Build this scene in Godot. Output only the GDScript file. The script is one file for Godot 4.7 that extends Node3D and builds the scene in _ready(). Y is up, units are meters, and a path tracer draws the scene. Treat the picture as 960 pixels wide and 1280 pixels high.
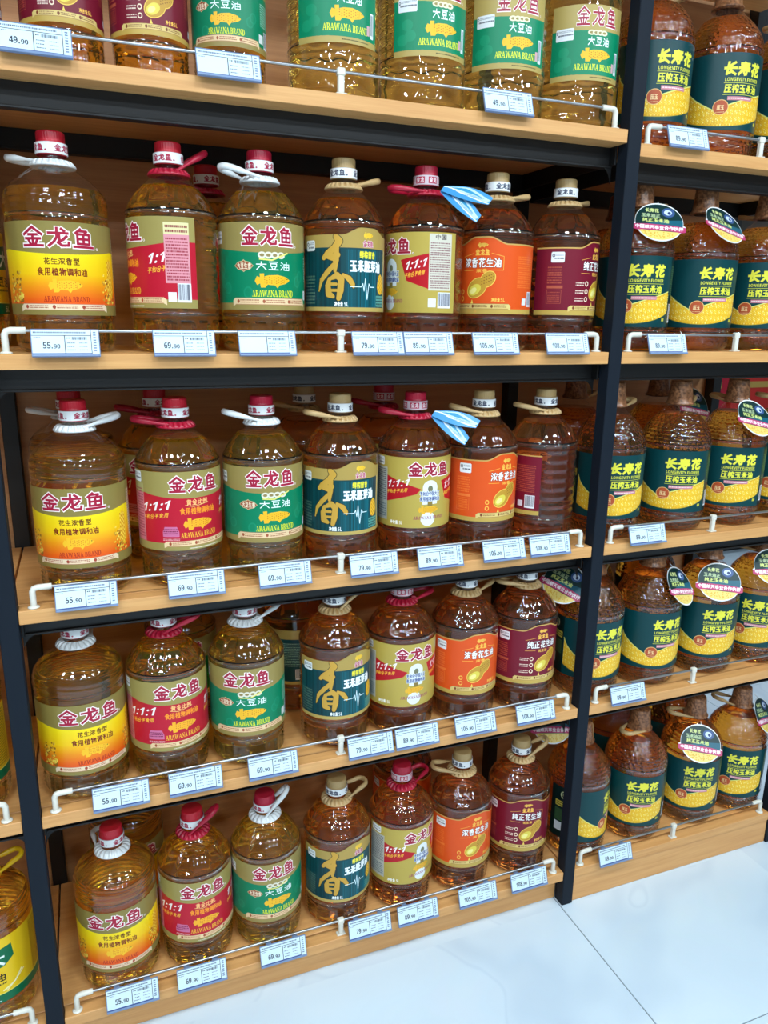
extends Node3D
# A supermarket rack of five-litre cooking oil bottles, seen a little from the left and from above the second shelf.

const SHELF := {"A": 1.864, "B": 1.425, "C": 0.986, "D": 0.573, "E": 0.101, "G": 1.842}
const BAY_LEFT := 0.0
const BAY_MID := 1.2
const POST := 0.032
const BAY_RIGHT := 1.912
const BOARD := 0.0252

var M := {}
var mesh_of := {}
var counts := {}
var rng := RandomNumberGenerator.new()


func _ready() -> void:
	rng.seed = 7
	make_camera()
	make_light()
	make_materials()
	make_setting()
	make_rack()
	make_bottles()
	make_price_tags()
	make_neck_tags()
	make_backdrop_things()


# ------------------------------------------------------------------ camera, light

func make_camera() -> void:
	var cam := Camera3D.new()
	cam.name = "camera"
	cam.keep_aspect = Camera3D.KEEP_HEIGHT
	cam.fov = 68.347
	cam.near = 0.05
	cam.far = 40.0
	cam.position = Vector3(0.1411, 1.4917, 1.3672)
	cam.rotation_order = EULER_ORDER_YXZ
	cam.rotation_degrees = Vector3(-14.502, -21.56, 0.849)
	add_child(cam)
	cam.current = true


func make_light() -> void:
	var we := WorldEnvironment.new()
	we.name = "environment"
	var e := Environment.new()
	e.background_mode = Environment.BG_COLOR
	e.background_color = Color(0.02, 0.02, 0.022)
	e.tonemap_mode = Environment.TONE_MAPPER_LINEAR
	e.tonemap_exposure = 1.07
	e.sdfgi_enabled = true
	e.ssao_enabled = true
	e.ssil_enabled = true
	we.environment = e
	add_child(we)
	# LED ceiling fittings over the aisle and a few behind the rack
	var glow := StandardMaterial3D.new()
	glow.albedo_color = Color(0.95, 0.97, 1.0)
	glow.emission_enabled = true
	glow.emission = Color(0.90, 0.96, 1.0)
	glow.emission_energy_multiplier = 5.0
	var rim := StandardMaterial3D.new()
	rim.albedo_color = Color(0.85, 0.86, 0.87)
	rim.roughness = 0.5
	var spots := []
	for z in [1.3, 2.6, 3.9]:
		for x in [-1.5, -0.45, 0.6, 1.65, 2.7]:
			spots.append(Vector3(x, 2.985, z))
	spots.append_array([Vector3(0.8, 2.985, -1.9), Vector3(3.0, 2.985, -1.6)])
	for i in spots.size():
		var p: Vector3 = spots[i]
		var t := thing("ceiling_light", "square white LED fitting in the ceiling above the shop aisle", "light", p, 0.0, "ceiling lights")
		var f := start()
		add_box(f, Vector3(-0.17, -0.012, -0.17), Vector3(0.17, 0.015, 0.17))
		part("frame", f, rim, t)
		var g := start()
		add_box(g, Vector3(-0.15, -0.016, -0.15), Vector3(0.15, -0.012, 0.15))
		part("light_panel", g, glow, t)
		var a := AreaLight3D.new()
		a.name = "panel_light"
		a.area_size = Vector2(0.3, 0.3)
		a.light_color = Color(0.90, 0.96, 1.0)
		a.light_energy = 1.7
		a.area_range = 12.0
		a.area_attenuation = 2.0
		a.shadow_enabled = true
		a.rotation_degrees = Vector3(-90, 0, 0)
		a.position = Vector3(0, -0.022, 0)
		t.add_child(a)


# ------------------------------------------------------------------ nodes

func numbered(called: String) -> String:
	counts[called] = counts.get(called, -1) + 1
	return called if counts[called] == 0 else "%s_%03d" % [called, counts[called]]


func thing(called: String, label: String, category: String, at := Vector3.ZERO, turn := 0.0, group := "") -> Node3D:
	var o := Node3D.new()
	o.name = numbered(called)
	add_child(o)
	o.position = at
	o.rotation.y = turn
	o.set_meta("label", label)
	o.set_meta("category", category)
	if group:
		o.set_meta("group", group)
	return o


func mesh_part(called: String, m: Mesh, mat: Material, parent: Node) -> MeshInstance3D:
	var o := MeshInstance3D.new()
	o.name = called
	o.mesh = m
	o.material_override = mat
	o.cast_shadow = GeometryInstance3D.SHADOW_CASTING_SETTING_ON
	parent.add_child(o, true)
	return o


func part(called: String, st: SurfaceTool, mat: Material, parent: Node) -> MeshInstance3D:
	return mesh_part(called, st.commit(), mat, parent)


func structure(called: String, st: SurfaceTool, mat: Material) -> MeshInstance3D:
	var o := part(called, st, mat, self)
	o.set_meta("kind", "structure")
	return o


# ------------------------------------------------------------------ shapes

func start() -> SurfaceTool:
	var st := SurfaceTool.new()
	st.begin(Mesh.PRIMITIVE_TRIANGLES)
	return st


func tri(st: SurfaceTool, a: Vector3, b: Vector3, c: Vector3, out: Vector3) -> void:
	var n := (b - a).cross(c - a)
	if n.length_squared() < 1e-18:
		return
	n = n.normalized()
	var l := [a, b, c]
	if n.dot(out) > 0.0:
		l = [a, c, b]
	else:
		n = -n
	for v in l:
		st.set_normal(n)
		st.set_uv(Vector2(v.x, -v.y))
		st.add_vertex(v)


func quad(st: SurfaceTool, a: Vector3, b: Vector3, c: Vector3, d: Vector3, out: Vector3) -> void:
	tri(st, a, b, c, out)
	tri(st, a, c, d, out)


func box_point(c: Vector3, h: Vector3, b: float, s: Vector3, face: int) -> Vector3:
	var k := h - Vector3(b, b, b)
	k[face] = h[face]
	return c + k * s


# a box with chamfered edges
func add_box(st: SurfaceTool, lo: Vector3, hi: Vector3, bevel := 0.0) -> void:
	var c := (lo + hi) / 2.0
	var h := (hi - lo) / 2.0
	var b := minf(bevel, minf(h.x, minf(h.y, h.z)) * 0.9)
	for f in 3:
		var u := (f + 1) % 3
		var w := (f + 2) % 3
		for s in [-1.0, 1.0]:
			var n := Vector3.ZERO
			n[f] = s
			var q := []
			for e in [[-1.0, -1.0], [1.0, -1.0], [1.0, 1.0], [-1.0, 1.0]]:
				var v := Vector3.ZERO
				v[f] = s
				v[u] = e[0]
				v[w] = e[1]
				q.append(box_point(c, h, b, v, f))
			quad(st, q[0], q[1], q[2], q[3], n)
			if b > 0.0:
				for r in [-1.0, 1.0]:
					# the edge between face f (sign s) and face u (sign r)
					var e0 := Vector3.ZERO
					e0[f] = s
					e0[u] = r
					var e1 := e0
					e0[w] = -1.0
					e1[w] = 1.0
					var en := Vector3.ZERO
					en[f] = s
					en[u] = r
					quad(st, box_point(c, h, b, e0, f), box_point(c, h, b, e1, f), box_point(c, h, b, e1, u), box_point(c, h, b, e0, u), en)
	if b > 0.0:
		for i in 8:
			var s := Vector3(1 if i & 1 else -1, 1 if i & 2 else -1, 1 if i & 4 else -1)
			tri(st, box_point(c, h, b, s, 0), box_point(c, h, b, s, 1), box_point(c, h, b, s, 2), s)


# a smooth mesh from rings of points; each ring holds n points, the last joined to the first when closed
func rings(list: Array, closed := true, uvs: Array = []) -> ArrayMesh:
	var n: int = list[0].size()
	var pos := PackedVector3Array()
	var nor := PackedVector3Array()
	var uv := PackedVector2Array()
	var idx := PackedInt32Array()
	for r in list.size():
		pos.append_array(list[r])
		if uvs:
			uv.append_array(uvs[r])
	nor.resize(pos.size())
	for r in list.size() - 1:
		for k in (n if closed else n - 1):
			var a := r * n + k
			var b := r * n + (k + 1) % n
			var c := a + n
			var d := b + n
			for t in [[a, c, b], [b, c, d]]:
				var f := (pos[t[2]] - pos[t[0]]).cross(pos[t[1]] - pos[t[0]])
				for v in t:
					nor[v] += f
				idx.append_array(PackedInt32Array(t))
	for i in nor.size():
		nor[i] = nor[i].normalized() if nor[i].length_squared() > 1e-24 else Vector3.UP
	var arr := []
	arr.resize(Mesh.ARRAY_MAX)
	arr[Mesh.ARRAY_VERTEX] = pos
	arr[Mesh.ARRAY_NORMAL] = nor
	if uvs:
		arr[Mesh.ARRAY_TEX_UV] = uv
	arr[Mesh.ARRAY_INDEX] = idx
	var m := ArrayMesh.new()
	m.add_surface_from_arrays(Mesh.PRIMITIVE_TRIANGLES, arr)
	return m


# a lathed shape: profile of Vector2(radius, height) going up; the moulded relief named is added to the radius
func lathe(profile: Array, n: int, moulded := "") -> ArrayMesh:
	var list := []
	for q in profile:
		var ring := PackedVector3Array()
		for k in n:
			var a := TAU * k / n
			var r: float = q.x
			if moulded and r > 0.004:
				r += relief(moulded, q.y, a)
			ring.append(Vector3(r * sin(a), q.y, r * cos(a)))
		list.append(ring)
	return rings(list)


# a fine profile through control points (monotone in height), rounded by Catmull-Rom
func fine(points: Array, step: float) -> Array:
	var out := []
	for i in points.size() - 1:
		var p0: Vector2 = points[maxi(i - 1, 0)]
		var p1: Vector2 = points[i]
		var p2: Vector2 = points[i + 1]
		var p3: Vector2 = points[mini(i + 2, points.size() - 1)]
		var m := maxi(1, int(ceil((p2 - p1).length() / step)))
		for k in m:
			var t := float(k) / m
			var r := p1.cubic_interpolate(p2, p0, p3, t)
			# keep flat stretches flat
			if absf(p1.x - p2.x) < 1e-6:
				r = p1.lerp(p2, t)
			out.append(r)
	out.append(points[-1])
	return out


# a tube of oval section swept along a path
func tube(path: Array, rx: float, ry: float, n := 8, widths := []) -> ArrayMesh:
	var list := []
	for i in path.size():
		var p: Vector3 = path[i]
		var fwd: Vector3 = (path[mini(i + 1, path.size() - 1)] - path[maxi(i - 1, 0)]).normalized()
		var side := fwd.cross(Vector3.UP)
		if side.length() < 0.1:
			side = fwd.cross(Vector3.RIGHT)
		side = side.normalized()
		var up := side.cross(fwd).normalized()
		var k: float = widths[i] if widths else 1.0
		var ring := PackedVector3Array()
		for j in n:
			var a := -TAU * j / n
			ring.append(p + side * cos(a) * rx * k + up * sin(a) * ry * k)
		list.append(ring)
	var first := PackedVector3Array()
	var last := PackedVector3Array()
	for j in n:
		first.append(path[0])
		last.append(path[-1])
	list.push_front(first)
	list.push_back(last)
	return rings(list)


# ------------------------------------------------------------------ print: lettering and label artwork drawn into images

const STROKES := {
	"金": "50,4 8,40;50,4 92,40;30,40 70,40;16,60 84,60;50,40 50,92;30,68 38,86;70,68 62,86;6,94 94,94",
	"龙": "8,30 92,30;46,4 44,50 30,74 8,94;54,30 54,82 64,92 92,90 94,74;64,8 78,20;86,44 70,62 46,78",
	"鱼": "38,4 14,26;34,14 66,14 54,30;22,30 78,30 78,78 22,78 22,30;22,54 78,54;50,30 50,78;4,94 96,94",
	"花": "6,18 94,18;32,4 32,30;68,4 68,30;36,36 12,66;26,54 26,96;84,46 56,66;54,36 54,84 62,94 92,92 94,78",
	"生": "28,8 10,44;20,30 90,30;18,60 84,60;52,6 52,92;6,92 94,92",
	"浓": "12,10 24,20;6,38 18,48;6,94 26,60;36,34 36,20 94,20 90,34;62,8 50,44 30,66;46,50 46,92 62,78;56,40 70,70 94,92;88,46 70,58",
	"香": "70,4 24,14;8,28 92,28;50,12 50,48;50,28 12,52;50,28 90,52;26,56 74,56 74,96 26,96 26,56;26,76 74,76",
	"型": "8,12 56,12;8,32 58,32;24,12 22,36 10,54;44,12 44,54;68,12 68,40;88,6 88,50 78,50;22,70 80,70;50,58 50,94;6,94 94,94",
	"食": "50,2 6,38;50,2 94,38;50,20 50,32;28,34 72,34 72,62 28,62;28,48 72,48;28,34 28,92 50,80;56,66 94,94;84,66 66,76",
	"用": "20,8 20,60 8,94;20,8 84,8 84,88 72,92;20,34 84,34;20,60 84,60;52,8 52,94",
	"植": "22,4 22,96;6,28 40,28;22,34 6,66;24,40 38,56;46,16 96,16;70,4 70,30;52,32 88,32 88,84 52,84 52,32;52,48 88,48;52,66 88,66;42,94 98,94",
	"物": "18,8 8,36;8,28 42,28;26,4 26,96;4,66 44,54;58,4 46,40;54,22 94,22 90,86 78,92;70,22 48,68;84,22 56,90",
	"调": "12,6 22,18;4,36 20,36 20,84 30,72;40,10 40,60 32,94;40,10 94,10 94,90 84,92;66,18 66,48;50,30 84,30;48,48 86,48;54,62 80,62 80,82 54,82 54,62",
	"和": "44,4 10,14;4,34 54,34;30,12 30,96;30,38 6,68;30,40 52,60;62,24 94,24 94,86 62,86 62,24",
	"油": "12,10 26,22;6,40 20,50;6,94 28,62;40,30 92,30 92,94 40,94 40,30;66,6 66,94;40,62 92,62",
	"大": "6,34 94,34;50,6 48,44 8,94;50,40 92,94",
	"豆": "10,8 90,8;24,26 76,26 76,56 24,56 24,26;32,66 40,84;68,66 60,84;6,94 94,94",
	"鲜": "20,4 6,24;18,12 38,12 30,24;8,26 44,26 44,62 8,62 8,26;8,44 44,44;26,26 26,62;2,80 48,80;60,6 66,20;86,6 80,20;54,28 96,28;56,50 94,50;52,72 98,72;75,28 75,98",
	"榨": "20,4 20,96;4,28 38,28;20,34 4,66;22,40 36,54;44,30 44,16 96,16 96,28;68,4 68,14;58,26 46,42;80,26 92,40;58,46 44,70;54,58 98,58;68,58 68,98;68,74 94,74;68,90 94,90",
	"留": "38,6 14,12 14,44 40,34;30,22 44,44;54,10 92,10 86,44 76,44;72,10 52,46;20,54 82,54 82,96 20,96 20,54;20,74 82,74;50,54 50,96",
	"玉": "12,12 88,12;16,48 84,48;50,12 50,90;6,92 94,92;68,62 82,80",
	"米": "26,10 38,32;78,8 64,32;8,46 92,46;50,4 50,96;48,48 8,88;52,48 92,88",
	"胚": "12,8 12,64 4,94;12,8 38,8 38,90 30,94;12,34 38,34;12,58 38,58;48,12 96,12;76,12 46,54;70,30 70,78;78,40 94,58;46,92 98,92",
	"芽": "6,16 94,16;32,4 32,28;68,4 68,28;18,38 86,38;30,38 22,60 94,60;62,38 62,90 50,92;60,60 10,92",
	"净": "8,14 20,28;4,92 24,58;52,4 34,28;50,14 78,14 66,30;40,34 84,34 84,66 40,66;28,50 96,50;62,34 62,90 50,94",
	"含": "50,2 6,40;50,2 94,40;48,28 54,36;28,44 72,44 58,58;26,64 74,64 74,94 26,94 26,64",
	"量": "26,6 74,6 74,30 26,30 26,6;26,18 74,18;6,40 94,40;24,50 76,50 76,74 24,74 24,50;24,62 76,62;50,50 50,94;18,84 82,84;6,95 94,95",
	"升": "46,8 12,20;6,48 94,48;34,16 34,60 10,94;70,6 70,96",
	"纯": "24,4 6,34 30,34 6,66 36,58;4,90 38,80;44,22 96,22;50,34 50,58 90,58;90,34 90,62;70,6 70,82 78,92 96,90 96,76",
	"正": "8,10 92,10;50,10 50,90;50,48 84,48;24,42 24,90;4,91 96,91",
	"黄": "14,16 86,16;34,4 34,30;66,4 66,30;4,34 96,34;22,46 78,46 78,78 22,78 22,46;22,62 78,62;50,34 50,78;34,82 12,96;64,82 88,96",
	"比": "14,8 14,86 44,74;14,40 42,40;58,6 58,82 66,92 94,90 94,72;90,24 58,48",
	"例": "24,4 4,46;16,30 16,96;30,12 64,12;44,12 32,54;38,34 60,34 34,90;40,46 50,58;72,18 72,70;92,6 92,90 80,94",
	"长": "76,6 36,34;6,46 94,46;28,4 28,90 50,78;40,46 62,74 94,94",
	"寿": "14,14 86,14;18,30 82,30;4,46 96,46;46,4 40,50 8,94;26,62 92,62;72,50 72,90 58,94;42,70 52,82",
	"压": "12,8 94,8;14,8 12,56 4,94;28,44 90,44;58,24 58,90;20,91 96,91;70,60 80,74",
	"中": "10,28 90,28 90,64 10,64 10,28;50,4 50,98",
	"国": "8,6 92,6 92,94 8,94 8,6;24,26 76,26;28,48 72,48;22,74 78,74;50,26 50,74;60,56 68,66",
	"航": "24,4 12,20 12,70 4,94;12,20 42,20 42,90;4,54 50,54;26,26 30,40;26,60 30,74;70,4 74,14;52,22 98,22;62,36 62,70 52,94;62,36 86,36 86,88 98,88",
	"天": "12,12 88,12;6,46 94,46;50,12 48,50 8,94;50,46 92,94",
	"事": "6,14 94,14;22,24 78,24 78,38 22,38 22,24;14,52 84,52 84,76 14,76;4,64 96,64;50,4 50,92 38,94",
	"业": "36,6 36,88;64,6 64,88;10,28 24,62;90,28 76,62;4,92 96,92",
	"合": "50,2 6,44;50,2 94,44;28,44 72,44;24,58 76,58 76,94 24,94 24,58",
	"作": "28,4 4,50;18,34 18,96;52,4 36,38;46,22 96,22;62,22 62,96;62,46 92,46;62,70 92,70",
	"伙": "26,4 4,50;16,34 16,96;38,28 46,50;92,22 80,46;64,4 62,50 34,94;64,50 96,94",
	"伴": "26,4 4,50;16,34 16,96;42,12 50,28;90,10 82,28;36,38 96,38;32,62 98,62;66,4 66,98",
	"平": "12,10 88,10;28,22 36,42;74,22 64,42;6,54 94,54;50,10 50,98",
}
const FISH := [98, 22, 86, 12, 62, 6, 36, 8, 25, 12, 25, 2, 13, 3, 14, 15, 6, 11, 0, 26, 6, 40, 14, 34, 16, 48, 28, 47, 34, 38, 54, 40, 61, 49, 67, 39, 84, 34, 93, 28]


class Canvas:
	var im: Image
	var w: int
	var h: int
	var strokes: Dictionary
	var rng := RandomNumberGenerator.new()

	func _init(width: int, height: int, c: Color, table: Dictionary) -> void:
		im = Image.create(width, height, false, Image.FORMAT_RGBA8)
		im.fill(c)
		w = width
		h = height
		strokes = table
		rng.seed = width * 31 + height

	func rect(x: float, y: float, rw: float, rh: float, c: Color) -> void:
		im.fill_rect(Rect2i(roundi(x), roundi(y), maxi(1, roundi(rw)), maxi(1, roundi(rh))), c)

	func poly(p: PackedVector2Array, c: Color) -> void:
		var lo := INF
		var hi := -INF
		for q in p:
			lo = minf(lo, q.y)
			hi = maxf(hi, q.y)
		for y in range(maxi(0, floori(lo)), mini(h, ceili(hi))):
			var yy := y + 0.5
			var xs := []
			for i in p.size():
				var a := p[i]
				var b := p[(i + 1) % p.size()]
				if (a.y <= yy) != (b.y <= yy):
					xs.append(a.x + (yy - a.y) / (b.y - a.y) * (b.x - a.x))
			xs.sort()
			for k in range(0, xs.size() - 1, 2):
				var x0 := maxi(0, roundi(xs[k]))
				var x1 := mini(w, roundi(xs[k + 1]))
				if x1 > x0:
					im.fill_rect(Rect2i(x0, y, x1 - x0, 1), c)

	func shape(flat: Array, x: float, y: float, sx: float, sy: float, c: Color) -> void:
		var p := PackedVector2Array()
		for i in range(0, flat.size(), 2):
			p.append(Vector2(x + flat[i] * sx, y + flat[i + 1] * sy))
		poly(p, c)

	func ellipse(cx: float, cy: float, rx: float, ry: float, c: Color, turn := 0.0) -> void:
		var p := PackedVector2Array()
		for i in 28:
			p.append(Vector2(cx, cy) + (Vector2(cos(TAU * i / 28), sin(TAU * i / 28)) * Vector2(rx, ry)).rotated(turn))
		poly(p, c)

	func line(p: PackedVector2Array, wd: float, c: Color) -> void:
		for i in p.size() - 1:
			var d := p[i + 1] - p[i]
			if d.length() < 0.01:
				continue
			var n := d.normalized() * wd / 2.0
			var s := n.orthogonal()
			poly(PackedVector2Array([p[i] + s - n * 0.7, p[i + 1] + s + n * 0.7, p[i + 1] - s + n * 0.7, p[i] - s - n * 0.7]), c)

	func hanzi(ch: String, x: float, y: float, sx: float, sy: float, wd: float, c: Color, slant := 0.0) -> void:
		for s in strokes.get(ch, "").split(";", false):
			var p := PackedVector2Array()
			for q in s.split(" ", false):
				var v: PackedFloat64Array = q.split_floats(",")
				p.append(Vector2(x + v[0] / 100.0 * sx + slant * (100.0 - v[1]) / 100.0 * sy, y + v[1] / 100.0 * sy))
			line(p, wd, c)

	# writes from x to x1
	func words(text: String, x: float, x1: float, y: float, sy: float, wd: float, c: Color, slant := 0.0, rise := 0.0) -> void:
		var n := text.length()
		var pitch := (x1 - x) / n
		for i in n:
			hanzi(text[i], x + i * pitch + pitch * 0.05, y - rise * i, pitch * 0.9, sy, wd, c, slant)

	# Latin letters and digits, set from the outlines of a font
	func latin(text: String, x: float, x1: float, y: float, sy: float, c: Color, bold := true, serif := false, slant := 0.0, rise := 0.0) -> void:
		var f := SystemFont.new()
		f.font_names = PackedStringArray(["Droid Serif" if serif else "Droid Sans"])
		f.font_weight = 700 if bold else 400
		var t := TextMesh.new()
		t.font = f
		t.text = text
		t.font_size = 64
		t.pixel_size = 1.0
		t.depth = 0.0
		t.curve_step = 4.0
		var arr := t.get_mesh_arrays()
		var v: PackedVector3Array = arr[Mesh.ARRAY_VERTEX]
		if v.is_empty():
			return
		var lo := Vector2(INF, INF)
		var hi := -lo
		for q in v:
			lo = lo.min(Vector2(q.x, q.y))
			hi = hi.max(Vector2(q.x, q.y))
		var idx: PackedInt32Array = arr[Mesh.ARRAY_INDEX] if arr[Mesh.ARRAY_INDEX] != null else PackedInt32Array(range(v.size()))
		for i in range(0, idx.size() - 2, 3):
			var p := PackedVector2Array()
			for k in 3:
				var q := v[idx[i + k]]
				var ty := (hi.y - q.y) / (hi.y - lo.y)
				p.append(Vector2(x + (q.x - lo.x) / (hi.x - lo.x) * (x1 - x) + slant * (1.0 - ty) * sy, y + ty * sy - rise * (q.x - lo.x) / (hi.x - lo.x)))
			poly(p, c)

	# fine print too small to read: short dashes in lines
	func print_lines(x: float, y: float, rw: float, rh: float, rows: int, c: Color) -> void:
		for r in rows:
			var yy := y + rh * (r + 0.25) / rows
			var xx := x
			while xx < x + rw - 3.0:
				var l := minf(rng.randf_range(3.0, 9.0), x + rw - xx)
				rect(xx, yy, l, maxf(1.0, rh / rows * 0.5), c)
				xx += l + rng.randf_range(1.5, 4.0)

	func bars(x: float, y: float, rw: float, rh: float, c: Color) -> void:
		var xx := x
		while xx < x + rw:
			var l := rng.randi_range(1, 3)
			rect(xx, y, l, rh, c)
			xx += l + rng.randi_range(1, 3)

	func texture() -> ImageTexture:
		return ImageTexture.create_from_image(im)


func rgb(r: int, g: int, b: int) -> Color:
	return Color8(r, g, b)


const LW := 1024
const LH := 512
var span := 210.0  # degrees of the bottle that the label being drawn goes round


func ax(deg: float) -> float:
	return LW / 2.0 + deg * LW / span


func vy(v: float) -> float:
	return v * LH


func logo(c: Canvas, mid: float, half: float, v0: float, v1: float, fill := Color8(168, 24, 58), edge := Color8(250, 235, 232)) -> void:
	c.words("金龙鱼", ax(mid - half), ax(mid + half), vy(v0), vy(v1 - v0), 27, edge)
	c.words("金龙鱼", ax(mid - half), ax(mid + half), vy(v0), vy(v1 - v0), 14, fill)
	c.ellipse(ax(mid + half + 3), vy(v1), 7, 7, edge)
	c.ellipse(ax(mid + half + 3), vy(v1), 4, 4, Color8(150, 130, 80))


func fish(c: Canvas, a0: float, a1: float, v0: float, v1: float, fill: Color, dark: Color) -> void:
	var sx := (ax(a1) - ax(a0)) / 100.0
	var sy := vy(v1 - v0) / 50.0
	c.shape(FISH, ax(a0), vy(v0), sx, sy, fill)
	for i in 9:
		for j in 3:
			c.ellipse(ax(a0) + (26 + i * 6.4) * sx, vy(v0) + (14 + j * 8 + (i % 2) * 3) * sy, 1.7 * sx, 1.7 * sy, dark)
	c.line(PackedVector2Array([Vector2(ax(a0) + 84 * sx, vy(v0) + 13 * sy), Vector2(ax(a0) + 80 * sx, vy(v0) + 33 * sy)]), 2.5, dark)
	c.ellipse(ax(a0) + 90 * sx, vy(v0) + 19 * sy, 1.6 * sx, 1.8 * sy, Color8(60, 30, 10))


func ribbon(c: Canvas, a0: float, a1: float, v0: float, v1: float, paper: Color, ink: Color) -> void:
	c.poly(PackedVector2Array([Vector2(ax(a0 - 4), vy(v0 + 0.03)), Vector2(ax(a0), vy(v0)), Vector2(ax(a1), vy(v0)), Vector2(ax(a1 + 4), vy(v0 + 0.03)), Vector2(ax(a1 + 4), vy(v1 + 0.02)), Vector2(ax(a1), vy(v1)), Vector2(ax(a0), vy(v1)), Vector2(ax(a0 - 4), vy(v1 + 0.02))]), paper)
	c.rect(ax(a0), vy(v0), ax(a1) - ax(a0), 3, ink.lerp(paper, 0.4))
	c.rect(ax(a0), vy(v1) - 3, ax(a1) - ax(a0), 3, ink.lerp(paper, 0.4))
	var third := (a1 - a0) / 3.0
	for i in 3:
		var x := ax(a0 + third * i + 2.5)
		c.ellipse(x + 10, vy((v0 + v1) / 2), 9, 11, ink)
		c.print_lines(x + 24, vy(v0) + 8, ax(a0 + third * (i + 1) - 2) - x - 24, vy(v1 - v0) - 16, 2, ink)


func sticker(c: Canvas, a0: float, a1: float, v0: float, v1: float) -> void:
	c.rect(ax(a0), vy(v0) + 5, ax(a1) - ax(a0), vy(v1 - v0) - 10, Color8(236, 240, 242))
	c.rect(ax(a0) + 5, vy(v0), ax(a1) - ax(a0) - 10, vy(v1 - v0), Color8(236, 240, 242))
	c.ellipse(ax(a0) + 18, vy(v0) + 24, 11, 12, Color8(50, 50, 70))
	c.ellipse(ax(a0) + 18, vy(v0) + 24, 6, 7, Color8(236, 240, 242))
	c.print_lines(ax(a0) + 34, vy(v0) + 12, ax(a1) - ax(a0) - 40, 16, 2, Color8(120, 120, 130))
	c.print_lines(ax(a0) + 26, vy(v0) + 34, ax(a1) - ax(a0) - 32, 20, 1, Color8(40, 40, 60))


func barcode(c: Canvas, a0: float, a1: float, v0: float, v1: float) -> void:
	c.rect(ax(a0), vy(v0), ax(a1) - ax(a0), vy(v1 - v0), Color8(235, 238, 242))
	c.bars(ax(a0) + 5, vy(v0) + 5, ax(a1) - ax(a0) - 12, vy(v1 - v0) - 18, Color8(40, 40, 60))


func under_arc(c: Canvas, v_edge: float, v_mid: float, v_bottom: float, fill: Color, mid := 0.0) -> void:
	for x in LW:
		var a := (x - LW / 2.0) * span / LW - mid
		var k := clampf(absf(a) / 75.0, 0.0, 1.0)
		var y := lerpf(v_mid, v_edge, k * k)
		c.rect(x, vy(y), 1, vy(v_bottom - y), fill)


func ratio(c: Canvas, a0: float, a1: float, v: float, size: float, under: Color) -> void:
	c.latin("1:1:1", ax(a0), ax(a1), vy(v), vy(size), Color8(250, 240, 238), true, false, 0.35, vy(0.05))
	for i in 6:
		c.hanzi("平和合平食用"[i], ax(lerpf(a0, a1, i / 6.0)), vy(v + size * 1.25 - 0.05 * i / 6.0), (ax(a1) - ax(a0)) / 7.0, vy(size * 0.55), 4, under, 0.3)


func art_yellow() -> ImageTexture:
	var olive := rgb(142, 126, 66)
	var c := Canvas.new(LW, LH, olive, STROKES)
	# the ink runs from lemon to orange from top to bottom of the printed field
	for y in range(int(vy(0.29)), int(vy(0.88))):
		var t := (y / float(LH) - 0.29) / 0.59
		var col: Color = rgb(250, 226, 24).lerp(rgb(250, 196, 20), clampf(t * 2.0, 0, 1)).lerp(rgb(236, 92, 22), clampf(t * 2.0 - 0.9, 0, 1))
		c.rect(0, y, LW, 1, col)
	for x in LW:
		var a := (x - LW / 2.0) * 210.0 / LW
		var k := clampf(absf(a) / 70.0, 0.0, 1.0)
		c.rect(x, vy(0.28), 1, vy(lerpf(0.065, 0.005, k * k)), olive)
	logo(c, -1, 41, 0.06, 0.27)
	c.words("花生浓香型", ax(-19), ax(20), vy(0.38), vy(0.075), 4.5, rgb(96, 44, 10))
	c.words("食用植物调和油", ax(-27), ax(28), vy(0.49), vy(0.085), 5, rgb(120, 30, 12))
	fish(c, -16, 22, 0.60, 0.76, rgb(248, 190, 40), rgb(224, 128, 20))
	c.latin("ARAWANA BRAND", ax(-22), ax(28), vy(0.795), vy(0.06), rgb(176, 40, 20), true, true)
	for s in [-1.0, 1.0]:
		for i in 90:
			var a: float = s * (48.0 + c.rng.randf() * 22.0)
			var v := lerpf(0.52, 0.86, sqrt(c.rng.randf()))
			c.ellipse(ax(a), vy(v), 8, 6, [rgb(240, 196, 60), rgb(206, 150, 50), rgb(150, 96, 30), rgb(250, 220, 90)][i % 4], c.rng.randf() * 3.0)
	c.shape([0, 0, 14, 6, 22, 40, 20, 80, 8, 96, -6, 80, -8, 40], ax(62), vy(0.36), 2.4, 2.4, rgb(240, 190, 40))
	for i in 14:
		for j in 4:
			c.ellipse(ax(60) + j * 12, vy(0.40) + i * 14, 5, 6, rgb(252, 224, 90) if (i + j) % 2 else rgb(214, 150, 30))
	c.rect(ax(-105), vy(0.30), 90, vy(0.56), rgb(232, 150, 30))
	c.print_lines(ax(-103), vy(0.34), 76, vy(0.48), 14, rgb(130, 50, 20))
	c.rect(ax(80), vy(0.12), 120, vy(0.6), rgb(222, 206, 170))
	c.print_lines(ax(81), vy(0.14), 108, vy(0.56), 18, rgb(110, 80, 60))
	barcode(c, 82, 102, 0.74, 0.9)
	ribbon(c, -48, 48, 0.875, 0.945, rgb(238, 214, 178), rgb(168, 70, 50))
	return c.texture()


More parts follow.
